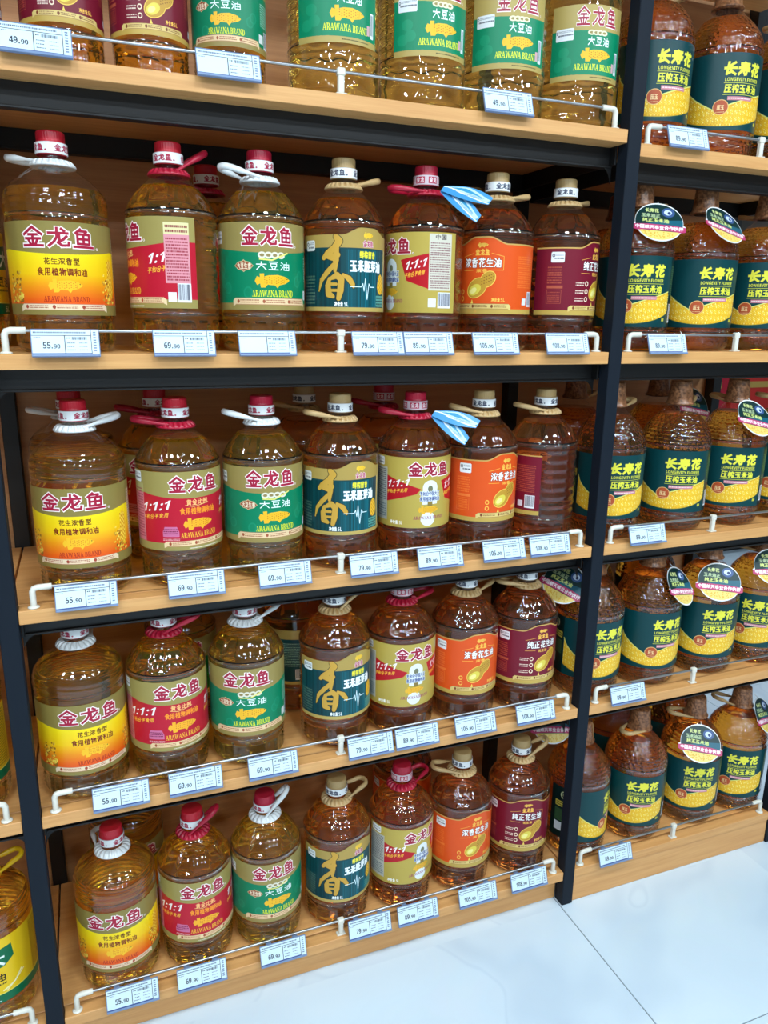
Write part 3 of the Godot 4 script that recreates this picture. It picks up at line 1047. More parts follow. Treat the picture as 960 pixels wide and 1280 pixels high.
func make_setting() -> void:
	var marble := plain(Color.WHITE, 0.16)
	marble.albedo_texture = marble_texture()
	marble.uv1_triplanar = true
	marble.uv1_world_triplanar = true
	marble.uv1_scale = Vector3(0.55, 0.55, 0.55)
	var grout := plain(Color8(92, 96, 96), 0.8)
	var st := start()
	add_box(st, Vector3(-4.0, -0.12, -4.6), Vector3(6.0, -0.003, 5.0))
	var f := structure("floor", st, grout)
	f.set_meta("label", "white marble tile floor in front of the rack")
	# porcelain tiles of 1.2 m by 0.6 m with dark open joints
	var tile := start()
	add_box(tile, Vector3(0.0012, -0.02, 0.0012), Vector3(1.1988, 0.0, 0.5988), 0.0008)
	var tm := tile.commit()
	for i in 8:
		for j in 16:
			var x := -3.603 + 1.2 * i
			var z := -4.37 + 0.6 * j
			if x + 1.2 > 6.0 or z + 0.6 > 5.0:
				continue
			var t := mesh_part("tile", tm, marble, f)
			t.position = Vector3(x, 0, z)
	var paint := plain(Color8(150, 146, 140), 0.8)
	var s := start()
	add_box(s, Vector3(-4.1, 3.0, -4.7), Vector3(6.1, 3.1, 5.1))
	structure("ceiling", s, plain(Color8(96, 98, 102), 0.85))
	for q in [["wall_back", Vector3(-4.1, -0.12, -4.7), Vector3(6.1, 3.0, -4.6)], ["wall_front", Vector3(-4.1, -0.12, 5.0), Vector3(6.1, 3.0, 5.1)], ["wall_left", Vector3(-4.1, -0.12, -4.6), Vector3(-4.0, 3.0, 5.0)], ["wall_right", Vector3(6.0, -0.12, -4.6), Vector3(6.1, 3.0, 5.0)]]:
		s = start()
		add_box(s, q[1], q[2])
		structure(q[0], s, paint)


# ------------------------------------------------------------------ the rack

func make_rack() -> void:
	var rack := thing("shelf_rack", "dark steel rack with oak veneer shelves holding the oil bottles", "shelf")
	var left := -0.78
	# posts
	for x in [left - POST, BAY_LEFT - POST, BAY_MID, BAY_RIGHT]:
		var s := start()
		add_box(s, Vector3(x, 0.0, -0.034), Vector3(x + POST, 2.5, 0.0), 0.0015)
		part("post", s, M.steel, rack)
		s = start()
		add_box(s, Vector3(x, 0.0, -0.45), Vector3(x + POST, 2.5, -0.416), 0.0015)
		part("rear_post", s, M.black, rack)
	for bay in [[BAY_LEFT, BAY_MID, "ABCDE"], [BAY_MID + POST, BAY_RIGHT, "GBCDE"], [left, BAY_LEFT - POST, "ABCDE"]]:
		var x0: float = bay[0]
		var x1: float = bay[1]
		for row in bay[2]:
			var y: float = SHELF[row]
			# board: its body reaches behind the posts, its front lip fits between them
			var s := start()
			add_box(s, Vector3(x0 + 0.001, y - BOARD, -0.0345), Vector3(x1 - 0.001, y, -0.003), 0.0010)
			add_box(s, Vector3(x0 + 0.001, y - BOARD, -0.0375), Vector3(x1 - 0.001, y - 0.006, -0.0345))
			add_box(s, Vector3(x0 - 0.014, y - BOARD, -0.412), Vector3(x1 + 0.014, y, -0.0375), 0.0010)
			part("shelf_board", s, M.wood, rack)
			if row == "E":
				s = start()
				var lip := 0.034 if bay[2][0] == "A" else 0.006
				add_box(s, Vector3(x0 + 0.001, 0.001, -0.052), Vector3(x1 - 0.001, y - BOARD, -lip), 0.0008)
				part("plinth", s, M.wood, rack)
			else:
				# angle-steel bearers, front and rear, with a narrow foot
				for z in [-0.058, -0.402]:
					s = start()
					add_box(s, Vector3(x0, y - BOARD - 0.036, z), Vector3(x1, y - BOARD, z + 0.004), 0.0005)
					add_box(s, Vector3(x0, y - BOARD - 0.040, z - 0.012), Vector3(x1, y - BOARD - 0.036, z + 0.010), 0.0008)
					part("bearer", s, M.black, rack)
				for q in [[x0, 1.0], [x1, -1.0]]:
					s = start()
					var xa: float = q[0]
					add_box(s, Vector3(minf(xa, xa + q[1] * 0.004), y - BOARD - 0.036, -0.416), Vector3(maxf(xa, xa + q[1] * 0.004), y - BOARD, -0.034), 0.0005)
					part("side_bearer", s, M.black, rack)
					# curved corner plate
					s = start()
					var pts := [Vector3(xa, y - BOARD - 0.036, 0)]
					for k in 7:
						var a := PI / 2 * k / 6.0
						pts.append(Vector3(xa + q[1] * 0.034 * (1.0 - sin(a)), y - BOARD - 0.036 - 0.034 * (1.0 - cos(a)), 0))
					for k in range(1, pts.size() - 1):
						for z in [-0.050, -0.053]:
							tri(s, pts[0] + Vector3(0, 0, z), pts[k] + Vector3(0, 0, z), pts[k + 1] + Vector3(0, 0, z), Vector3(0, 0, 1 if z > -0.052 else -1))
						quad(s, pts[k] + Vector3(0, 0, -0.050), pts[k + 1] + Vector3(0, 0, -0.050), pts[k + 1] + Vector3(0, 0, -0.053), pts[k] + Vector3(0, 0, -0.053), Vector3(q[1], -1, 0))
					part("corner_plate", s, M.black, rack)
			guard_rail(rack, x0, x1, y)
		var s2 := start()
		add_box(s2, Vector3(x0 - 0.012, 0.03, -0.462), Vector3(x1 + 0.012, 2.5, -0.451))
		part("back_panel", s2, M.back_wood, rack)
		s2 = start()
		add_box(s2, Vector3(x0, 2.3, -0.412), Vector3(x1, 2.325, -0.003))
		part("shelf_board", s2, M.wood, rack)


func guard_rail(rack: Node3D, x0: float, x1: float, y: float) -> void:
	var r := Node3D.new()
	r.name = "guard_rail"
	rack.add_child(r, true)
	r.position = Vector3(x0, y, -0.016)
	var wide := x1 - x0
	var top := 0.037
	mesh_part("rod", tube([Vector3(0.03, top, 0), Vector3(wide - 0.03, top, 0)], 0.0028, 0.0028, 10), M.chrome, r)
	if not mesh_of.has("elbow"):
		var path := [Vector3(0, 0.0, 0), Vector3(0, 0.022, 0), Vector3(0, 0.030, 0), Vector3(0.003, 0.0355, 0), Vector3(0.009, 0.037, 0), Vector3(0.032, 0.037, 0)]
		mesh_of.elbow = bent(path, 0.0055)
		mesh_of.foot = lathe([Vector2(0.0, 0.0), Vector2(0.010, 0.0), Vector2(0.010, 0.002), Vector2(0.006, 0.004), Vector2(0.0, 0.004)], 16)
		var s := start()
		add_box(s, Vector3(-0.0075, 0.030, -0.006), Vector3(0.0075, 0.043, 0.006), 0.002)
		add_box(s, Vector3(-0.0055, 0.003, -0.005), Vector3(0.0055, 0.031, 0.005), 0.0015)
		add_box(s, Vector3(-0.010, 0.0, -0.007), Vector3(0.010, 0.0035, 0.007), 0.001)
		mesh_of.support = s.commit()
	for k in 2:
		var e := mesh_part("elbow", mesh_of.elbow, M.cream, r)
		e.position.x = 0.026 if k == 0 else wide - 0.026
		e.rotation.y = 0.0 if k == 0 else PI
		var f := mesh_part("foot", mesh_of.foot, M.cream, r)
		f.position.x = e.position.x
	var m := mesh_part("support", mesh_of.support, M.cream, r)
	m.position.x = 0.595 if wide > 1.0 else wide * 0.49


# a round tube bent in the plane of x and y
func bent(path: Array, r: float) -> ArrayMesh:
	var list := []
	for i in path.size():
		var p: Vector3 = path[i]
		var fwd: Vector3 = (path[mini(i + 1, path.size() - 1)] - path[maxi(i - 1, 0)]).normalized()
		var side := Vector3(0, 0, 1)
		var up := side.cross(fwd).normalized()
		var ring := PackedVector3Array()
		for j in 12:
			var a := -TAU * j / 12
			ring.append(p + side * cos(a) * r + up * sin(a) * r)
		list.append(ring)
	var first := PackedVector3Array()
	var last := PackedVector3Array()
	for j in 12:
		first.append(path[0])
		last.append(path[-1])
	list.push_front(first)
	list.push_back(last)
	return rings(list)


# ------------------------------------------------------------------ the bottles

# shelf, kind of label, x, z, turn in degrees, size, where the handle points (degrees, 0 = along the shelf to the right, 90 = out of the shelf) and how far it is lifted
const BOTTLES := [
	["A", "m", 0.000, -0.120, 10, 0.80, 0, 10],
	["A", "m", 0.152, -0.105, 8, 0.80, 0, 10],
	["A", "m", 0.288, -0.105, 2, 0.80, 0, 10],
	["A", "g", 0.421, -0.105, -21, 0.80, 0, 10],
	["A", "p", 0.611, -0.108, -10, 1.00, 0, 10],
	["A", "p", 0.787, -0.108, -8, 1.00, 0, 10],
	["A", "p", 0.962, -0.108, -19, 1.00, 0, 10],
	["A", "p", 1.136, -0.108, -18, 1.00, 0, 10],
	["B", "y", 0.119, -0.105, 1, 1.00, 150, 8],
	["B", "r", 0.307, -0.105, -83, 1.00, 14, 32],
	["B", "g", 0.468, -0.105, -3, 1.00, 197, 12],
	["B", "i", 0.630, -0.105, 17, 1.00, 15, 14],
	["B", "j", 0.802, -0.105, -79, 1.00, 185, 4],
	["B", "o", 0.964, -0.105, -47, 1.00, 10, 8],
	["B", "m", 1.130, -0.105, 31, 1.00, 25, 8],
	["C", "y", 0.117, -0.105, -9, 1.00, 10, 14],
	["C", "r", 0.295, -0.105, 16, 1.00, 170, 8],
	["C", "g", 0.460, -0.105, -1, 1.00, 190, 16],
	["C", "i", 0.623, -0.105, 13, 1.00, 190, 12],
	["C", "j", 0.791, -0.105, 3, 1.00, 175, 10],
	["C", "o", 0.956, -0.105, 16, 1.00, 175, 12],
	["C", "m", 1.115, -0.105, -138, 1.00, 180, 12],
	["D", "y", 0.085, -0.105, 12, 1.00, 80, -4],
	["D", "r", 0.250, -0.105, 12, 1.00, -20, 26],
	["D", "g", 0.414, -0.105, -11, 1.00, 15, 16],
	["D", "i", 0.610, -0.105, 23, 1.00, -5, 38],
	["D", "j", 0.769, -0.105, 4, 1.00, 10, 8],
	["D", "o", 0.932, -0.105, 2, 1.00, 15, 10],
	["D", "m", 1.095, -0.105, 4, 1.00, 175, 10],
	["E", "y", 0.118, -0.105, -4, 1.00, 110, -2],
	["E", "r", 0.284, -0.105, 6, 1.00, -30, 45],
	["E", "g", 0.444, -0.105, 2, 1.00, -20, 50],
	["E", "i", 0.614, -0.105, 22, 1.00, 12, 12],
	["E", "j", 0.779, -0.105, 19, 1.00, 20, 6],
	["E", "o", 0.942, -0.105, 6, 1.00, 170, 12],
	["E", "m", 1.112, -0.105, -13, 1.00, -20, 36],
	["G", "l", 1.325, -0.108, -31, 1.00, 12, 8],
	["G", "l", 1.516, -0.108, -38, 1.00, 52, 8],
	["G", "l", 1.715, -0.108, -47, 1.00, 92, 8],
	["B", "l", 1.330, -0.108, -48, 1.00, 12, 8],
	["B", "l", 1.517, -0.108, -40, 1.00, 52, 8],
	["B", "l", 1.712, -0.108, -64, 1.00, 92, 8],
	["C", "l", 1.305, -0.108, -33, 1.00, 20, 8],
	["C", "l", 1.505, -0.108, -54, 1.00, 30, 8],
	["C", "l", 1.690, -0.108, -59, 1.00, 92, 8],
	["C", "l", 1.870, -0.108, -65, 1.00, 132, 8],
	["D", "l", 1.290, -0.108, -23, 1.00, 35, 8],
	["D", "l", 1.475, -0.108, -29, 1.00, 35, 8],
	["D", "l", 1.669, -0.108, -46, 1.00, 92, 8],
	["D", "l", 1.855, -0.108, -71, 1.00, 132, 8],
	["E", "l", 1.300, -0.108, 19, 1.00, 45, 8],
	["E", "l", 1.490, -0.108, -52, 1.00, 200, 8],
	["E", "l", 1.687, -0.108, -53, 1.00, 160, 8],
	["E", "l", 1.858, -0.108, -59, 1.00, 132, 8],
	["B", "o", 1.000, -0.290, -17, 1.00, 180, 10],
	["B", "r", 0.400, -0.290, -29, 1.00, 180, 10],
	["C", "y", 0.108, -0.290, 1, 1.00, 180, 10],
	["C", "r", 0.274, -0.290, -15, 1.00, 180, 10],
	["C", "i", 0.598, -0.290, 5, 1.00, 180, 10],
	["C", "j", 0.791, -0.290, -11, 1.00, 180, 10],
	["D", "i", 0.570, -0.290, -90, 1.00, 180, 10],
	["E", "y", 0.150, -0.290, 10, 1.00, 180, 10],
	["D", "g", 0.300, -0.290, -5, 1.00, 180, 10],
	["E", "o", 0.860, -0.290, -13, 1.00, 180, 10],
	["C", "l", 1.600, -0.295, -41, 1.00, 20, 8],
	["C", "l", 1.330, -0.295, -36, 1.00, 20, 8],
	["D", "l", 1.620, -0.295, -42, 1.00, 20, 8],
	["D", "l", 1.400, -0.295, -27, 1.00, 20, 8],
	["E", "l", 1.760, -0.295, -44, 1.00, 20, 8],
	["E", "l", 1.550, -0.295, -40, 1.00, 20, 8],
	["B", "l", 1.420, -0.295, -28, 1.00, 20, 8],
	["B", "s", -0.066, -0.300, 67, 1.00, 25, 10],
	["D", "s", -0.135, -0.105, -19, 1.00, 25, 10],
	["E", "s", -0.128, -0.105, -2, 1.00, 25, 10],
]
const KIND := {
	"y": {"shape": "wide", "look": "yellow-labelled wide oil bottle", "cap": "red_plastic", "band": "band_red", "handle": "white_plastic"},
	"r": {"shape": "tall", "look": "red-labelled golden oil bottle", "cap": "red_plastic", "band": "band_red", "handle": "crimson"},
	"g": {"shape": "tall", "look": "green-labelled pale oil bottle", "cap": "crimson", "band": "band_red", "handle": "white_plastic"},
	"i": {"shape": "tall", "look": "teal-labelled oil bottle with a large gold brush character", "cap": "gold_plastic", "band": "band_blue", "handle": "tan_plastic", "arch": 0.0},
	"j": {"shape": "tall", "look": "gold-labelled oil bottle with crimson cap", "cap": "crimson", "band": "band_crimson", "handle": "crimson"},
	"o": {"shape": "tall", "look": "orange-labelled peanut oil bottle", "cap": "gold_plastic", "band": "band_blue", "handle": "tan_plastic", "arch": 0.0},
	"m": {"shape": "tall", "look": "maroon-labelled peanut oil bottle", "cap": "gold_plastic", "band": "band_blue", "handle": "tan_plastic", "arch": 0.0},
	"l": {"shape": "dimpled", "look": "dark green corn-labelled oil bottle", "cap": "film", "band": "", "handle": "tan_plastic"},
	"p": {"shape": "ribbed", "look": "ribbed bottle with small green front label", "cap": "crimson", "band": "band_red", "handle": "white_plastic", "half": 52.0},
	"s": {"shape": "wide", "look": "yellow and green labelled oil bottle with yellow cap", "cap": "yellow_plastic", "band": "band_blue", "handle": "yellow_plastic"},
}
const SHAPE := {
	"tall": {"r": 0.0785, "label": [0.075, 0.225], "level": 0.281, "neck": 0.302,
		"profile": [0.0, 0.006, 0.050, 0.004, 0.062, 0.0, 0.070, 0.003, 0.0755, 0.010, 0.0775, 0.020, 0.0775, 0.062, 0.0765, 0.068, 0.0785, 0.073, 0.0785, 0.2265, 0.0795, 0.231, 0.0775, 0.240, 0.0715, 0.253, 0.0615, 0.267, 0.0490, 0.280, 0.0375, 0.291, 0.0285, 0.299, 0.0225, 0.305, 0.0205, 0.312, 0.0205, 0.334]},
	"wide": {"r": 0.0825, "label": [0.061, 0.207], "level": 0.262, "neck": 0.300,
		"profile": [0.0, 0.006, 0.052, 0.004, 0.066, 0.0, 0.074, 0.003, 0.0800, 0.011, 0.0820, 0.022, 0.0820, 0.048, 0.0790, 0.0545, 0.0825, 0.060, 0.0825, 0.2085, 0.0800, 0.2145, 0.0830, 0.221, 0.0835, 0.238, 0.0810, 0.252, 0.0740, 0.264, 0.0620, 0.276, 0.0470, 0.287, 0.0340, 0.296, 0.0250, 0.303, 0.0210, 0.311, 0.0205, 0.334]},
	"ribbed": {"r": 0.0850, "label": [0.084, 0.216], "level": 0.281, "neck": 0.302,
		"profile": [0.0, 0.006, 0.052, 0.004, 0.066, 0.0, 0.076, 0.003, 0.0825, 0.012, 0.0845, 0.022, 0.0845, 0.088, 0.0850, 0.094, 0.0850, 0.2300, 0.0845, 0.238, 0.0785, 0.252, 0.0675, 0.266, 0.0530, 0.280, 0.0395, 0.291, 0.0290, 0.299, 0.0225, 0.305, 0.0205, 0.312, 0.0205, 0.334]},
	"dimpled": {"r": 0.0835, "label": [0.052, 0.203], "level": 0.286, "neck": 0.305,
		"profile": [0.0, 0.006, 0.052, 0.004, 0.066, 0.0, 0.075, 0.003, 0.0805, 0.011, 0.0825, 0.020, 0.0825, 0.046, 0.0835, 0.051, 0.0835, 0.205, 0.0840, 0.210, 0.0830, 0.226, 0.0790, 0.242, 0.0715, 0.257, 0.0610, 0.271, 0.0480, 0.285, 0.0350, 0.297, 0.0260, 0.306, 0.0225, 0.313, 0.0215, 0.340]},
}


func control(flat: Array, inset := 0.0) -> Array:
	var out := []
	for i in range(0, flat.size(), 2):
		out.append(Vector2(maxf(0.0, flat[i] - inset), flat[i + 1]))
	return out


# the moulded relief of a bottle wall: panels round the foot, flutes on the shoulder, grip rings at the back, or hammered dimples
func relief(kind: String, y: float, a: float) -> float:
	var d := 0.0
	if kind == "cap":
		return 0.00035 * sin(a * 32.0) if y > 0.338 and y < 0.351 else 0.0
	if kind == "collar":
		return -0.0085 * smoothstep(0.35, 0.6, sin(a * 20.0)) if y > 0.302 and y < 0.309 else 0.0
	if kind == "film":
		return 0.0007 * sin(a * 9.0 + y * 300.0) * sin(y * 420.0 + a * 4.0) if y > 0.314 and y < 0.364 else 0.0
	if kind == "dimpled":
		if (y > 0.206 and y < 0.300) or (y > 0.006 and y < 0.050):
			var fade := smoothstep(0.206, 0.213, y) * (1.0 - smoothstep(0.292, 0.300, y)) + smoothstep(0.006, 0.012, y) * (1.0 - smoothstep(0.044, 0.050, y))
			var row := floorf(y / 0.0095)
			var k := 40.0 if y < 0.255 else 30.0
			var u := a / TAU * k + row * 0.382
			var cell := fposmod(floorf(u), k)
			var j := sin(cell * 12.9898 + row * 78.233) * 43758.5453
			j -= floorf(j)
			var fu := u - floorf(u) - 0.5 + (j - 0.5) * 0.36
			var fv := y / 0.0095 - row - 0.5 + (fposmod(j * 7.0, 1.0) - 0.5) * 0.42
			d -= fade * (0.0010 + 0.0016 * j) * maxf(0.0, 1.0 - 3.6 * (fu * fu + fv * fv))
		return d
	if kind == "ribbed":
		var front := 1.0 - smoothstep(deg_to_rad(54), deg_to_rad(62), absf(wrapf(a, -PI, PI)))
		if y > 0.092 and y < 0.236:
			return -(1.0 - front) * 0.0024 * (0.5 - 0.5 * cos((y - 0.092) * TAU / 0.018))
		if y > 0.010 and y < 0.090:
			return -0.0018 * (0.5 - 0.5 * cos((y - 0.010) * TAU / 0.040)) * (0.6 + 0.4 * cos(a * 12.0))
		return 0.0
	if y > 0.010 and y < 0.060:
		var k := 14.0 if kind == "tall" else 16.0
		var u := absf(fposmod(a / TAU * k, 1.0) - 0.5) * 2.0
		var inside := 1.0 - smoothstep(0.66, 0.80, u)
		var v := smoothstep(0.012, 0.019, y) * (1.0 - smoothstep(0.048, 0.056, y))
		d -= 0.0024 * inside * v
		d -= 0.0006 * sin(y * 700.0) * v * (1.0 - inside)
	if kind == "tall" and y > 0.236 and y < 0.296:
		var u := absf(fposmod(a / TAU * 6.0, 1.0) - 0.5) * 2.0
		var inside := 1.0 - smoothstep(0.30, 0.52, u)
		var v := smoothstep(0.240, 0.250, y) * (1.0 - smoothstep(0.280, 0.292, y))
		d -= 0.0034 * inside * v
	if kind == "wide" and y > 0.214 and y < 0.29:
		d += 0.0005 * sin(y * 520.0 + sin(a * 2.0) * 1.5) * smoothstep(0.214, 0.225, y) * (1.0 - smoothstep(0.27, 0.29, y))
	var lab: Array = SHAPE[kind].label
	var behind := smoothstep(deg_to_rad(108), deg_to_rad(122), absf(wrapf(a, -PI, PI)))
	if y > lab[0] and y < lab[1] and behind > 0.0:
		d -= behind * 0.0022 * (0.5 - 0.5 * cos((y - lab[0]) * TAU / 0.021)) * smoothstep(lab[0], lab[0] + 0.01, y) * (1.0 - smoothstep(lab[1] - 0.01, lab[1], y))
	return d


func bottle_meshes(shape: String) -> Dictionary:
	if mesh_of.has(shape):
		return mesh_of[shape]
	var q: Dictionary = SHAPE[shape]
	var n := 200 if shape == "dimpled" else 120
	var step := 0.0019 if shape == "dimpled" else 0.0030
	var out := {"body": lathe(fine(control(q.profile), step), n, shape)}
	# the oil fills the bottle up to its level
	var prof := []
	for v in fine(control(q.profile, 0.0016), step):
		if v.y + 0.0016 < q.level:
			prof.append(Vector2(v.x, maxf(v.y, 0.0) + 0.0016))
	var edge: Vector2 = prof[-1]
	prof.append(Vector2(edge.x - 0.0005, q.level - 0.0002))
	prof.append(Vector2(edge.x - 0.0009, q.level))
	prof.append(Vector2(edge.x * 0.5, q.level))
	prof.append(Vector2(0.0, q.level))
	out.oil = lathe(prof, n, shape)
	out.cap = lathe([Vector2(0.0235, 0.316), Vector2(0.0240, 0.318), Vector2(0.0240, 0.336), Vector2(0.0224, 0.337), Vector2(0.0222, 0.340), Vector2(0.0222, 0.350), Vector2(0.0214, 0.3525), Vector2(0.0195, 0.3535), Vector2(0.0, 0.3535)], 96, "cap")
	var list := []
	var uvs := []
	for y in [0.3175, 0.318, 0.3345, 0.335]:
		var ring := PackedVector3Array()
		var uv := PackedVector2Array()
		var r := 0.0256 if y > 0.3177 and y < 0.3348 else 0.0250
		for k in 49:
			var a := TAU * k / 48
			ring.append(Vector3(r * sin(a), y, r * cos(a)))
			uv.append(Vector2(k / 48.0, (0.335 - y) / 0.0175))
		list.append(ring)
		uvs.append(uv)
	out.band = rings(list, false, uvs)
	# toothed collar below the cap
	out.collar = lathe([Vector2(0.0225, 0.297), Vector2(0.0355, 0.2975), Vector2(0.0368, 0.299), Vector2(0.0364, 0.3015), Vector2(0.0340, 0.305), Vector2(0.0305, 0.3085), Vector2(0.0225, 0.3095)], 120, "collar")
	# shrink film over the cap and neck of the corn oil bottles
	out.film_cap = lathe([Vector2(0.0250, 0.306), Vector2(0.0335, 0.308), Vector2(0.0340, 0.311), Vector2(0.0300, 0.315), Vector2(0.0285, 0.322), Vector2(0.0275, 0.332), Vector2(0.0262, 0.344), Vector2(0.0252, 0.354), Vector2(0.0244, 0.3625), Vector2(0.0225, 0.3655), Vector2(0.0, 0.3665)], 64, "film")
	var path := []
	var wide := []
	for v in [[0.004, -0.0285], [0.030, -0.0240], [0.054, -0.0180], [0.066, -0.0165], [0.074, -0.0130], [0.0785, -0.005], [0.0785, 0.005], [0.074, 0.0130], [0.066, 0.0165], [0.054, 0.0180], [0.030, 0.0240], [0.004, 0.0285]]:
		path.append(Vector3(v[0], 0.0, v[1]))
		wide.append(0.85 if v[0] < 0.05 else 1.7)
	out.handle = tube(path, 0.0029, 0.0034, 10, wide)
	mesh_of[shape] = out
	return out


func label_mesh(kind: String) -> ArrayMesh:
	var key := "label_" + kind
	if mesh_of.has(key):
		return mesh_of[key]
	var q: Dictionary = SHAPE[KIND[kind].shape]
	var r: float = q.r + 0.0006
	var low: float = q.label[0]
	var high: float = q.label[1]
	var n := 72
	var list := []
	var uvs := []
	var half: float = KIND[kind].get("half", 105.0)
	for row in 7:
		var ring := PackedVector3Array()
		var uv := PackedVector2Array()
		for k in n + 1:
			var deg := -half + 2.0 * half * k / n
			var a := deg_to_rad(deg)
			var top := high
			if KIND[kind].has("arch"):
				top = high - 0.0135 * smoothstep(10.0, 38.0, absf(deg))
			var t := row / 6.0
			var y := lerpf(low, top, t)
			ring.append(Vector3(r * sin(a), y, r * cos(a)))
			uv.append(Vector2(k / float(n), (high - y) / (high - low)))
		list.append(ring)
		uvs.append(uv)
	mesh_of[key] = rings(list, false, uvs)
	return mesh_of[key]


# the gold line along the top of an arched label
func label_edge(kind: String) -> ArrayMesh:
	if mesh_of.has("edge"):
		return mesh_of.edge
	var q: Dictionary = SHAPE[KIND[kind].shape]
	var list := []
	for row in 2:
		var ring := PackedVector3Array()
		for k in 73:
			var deg := -105.0 + 210.0 * k / 72
			var a := deg_to_rad(deg)
			var top: float = q.label[1] - 0.0135 * smoothstep(10.0, 38.0, absf(deg))
			ring.append(Vector3((q.r + 0.0009) * sin(a), top - 0.0028 * (1 - row), (q.r + 0.0009) * cos(a)))
		list.append(ring)
	mesh_of.edge = rings(list, false)
	return mesh_of.edge


func make_bottles() -> void:
	var shelf_name := {"A": "top shelf", "G": "top shelf", "B": "second shelf", "C": "third shelf", "D": "fourth shelf", "E": "bottom shelf"}
	var ordinal := ["first", "second", "third", "fourth", "fifth"]
	var seen := {}
	var gold_line := plain(Color8(206, 160, 84), 0.35)
	for b in BOTTLES:
		var k: Dictionary = KIND[b[1]]
		var back: bool = b[3] < -0.2
		var key := "%s%s%s" % [b[0], b[1], back]
		seen[key] = seen.get(key, -1) + 1
		var n: int = seen[key]
		var sh: String = shelf_name[b[0]]
		var label: String = k.look
		if b[1] == "l":
			if back:
				label += ", %s in the back row of the %s" % [ordinal[n], sh]
			else:
				label += ", %s right of the black post on the %s" % [ordinal[n], sh]
		elif b[0] == "A" and b[1] == "m":
			label = "small maroon-labelled peanut oil bottle, %s from the left on the top shelf" % ordinal[n]
		elif b[0] == "A" and b[1] == "g":
			label = "small green-labelled oil bottle beside the maroon ones on the top shelf"
		elif b[1] == "p":
			label += ", %s one along the top shelf" % ordinal[n]
		elif back:
			label += ", back row of the " + sh
		else:
			label += ", front row of the " + sh
		var called: String = "corn_oil_bottle" if b[1] == "l" else "oil_bottle"
		var t := thing(called, label, "bottle", Vector3(b[2], SHELF[b[0]] + 0.0008, b[3]), deg_to_rad(b[4]), "oil bottles on the " + sh)
		var m := bottle_meshes(k.shape)
		var s: float = b[5]
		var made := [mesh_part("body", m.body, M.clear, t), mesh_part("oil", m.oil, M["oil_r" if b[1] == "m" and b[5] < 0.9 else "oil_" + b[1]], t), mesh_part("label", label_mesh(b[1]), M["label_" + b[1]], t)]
		if b[1] in ["o", "m"]:
			made[2].add_child(MeshInstance3D.new())
			var e: MeshInstance3D = made[2].get_child(0)
			e.name = "gold_edge"
			e.mesh = label_edge(b[1])
			e.material_override = gold_line
		if b[1] == "l":
			made.append(mesh_part("cap", m.film_cap, M.film, t))
		else:
			made.append(mesh_part("cap", m.cap, M[k.cap], t))
			made.append(mesh_part("cap_band", m.band, M[k.band], t))
			made.append(mesh_part("collar", m.collar, M[k.handle], t))
		var h := mesh_part("handle", m.handle, M[k.handle], t)
		h.position.y = (0.3085 if b[1] == "l" else 0.303) * s
		h.basis = Basis(Vector3.UP, deg_to_rad(b[6] - b[4])) * Basis(Vector3(0, 0, 1), deg_to_rad(b[7]))
		h.scale = Vector3.ONE * s
		for o in made:
			o.scale = Vector3.ONE * s


# ------------------------------------------------------------------ price tags

const TAGS := {
	"A": [[0.111, "49.90", "small maroon-labelled bottles"], [0.398, "", "small green-labelled bottle"], [0.917, "49.90", "larger green-labelled bottles"]],
	"G": [[1.346, "89.90", ""]],
	"B": [[0.117, "55.90", "yellow-labelled bottle"], [0.306, "69.90", "red-labelled bottle"], [0.451, "", "green-labelled bottle"], [0.663, "79.90", "teal-labelled bottle"], [0.768, "89.90", "gold-labelled bottle"], [0.916, "105.90", "orange-labelled bottle"], [1.086, "108.90", "maroon-labelled bottle"], [1.348, "89.90", ""]],
	"C": [[0.114, "55.90", "yellow-labelled bottle"], [0.306, "69.90", "red-labelled bottle"], [0.475, "69.90", "green-labelled bottle"], [0.66, "79.90", "teal-labelled bottle"], [0.809, "89.90", "gold-labelled bottle"], [0.962, "105.90", "orange-labelled bottle"], [1.079, "108.90", "maroon-labelled bottle"], [1.349, "89.90", ""]],
	"D": [[0.144, "55.90", "yellow-labelled bottle"], [0.285, "69.90", "red-labelled bottle"], [0.442, "69.90", "green-labelled bottle"], [0.657, "79.90", "teal-labelled bottle"], [0.767, "89.90", "gold-labelled bottle"], [0.913, "105.90", "orange-labelled bottle"], [1.073, "108.90", "maroon-labelled bottle"], [1.341, "89.90", ""]],
	"E": [[0.134, "55.90", "yellow-labelled bottle"], [0.276, "69.90", "red-labelled bottle"], [0.454, "69.90", "green-labelled bottle"], [0.66, "79.90", "teal-labelled bottle"], [0.782, "89.90", "gold-labelled bottle"], [0.943, "105.90", "orange-labelled bottle"], [1.089, "108.90", "maroon-labelled bottle"], [1.355, "89.90", ""]],
}


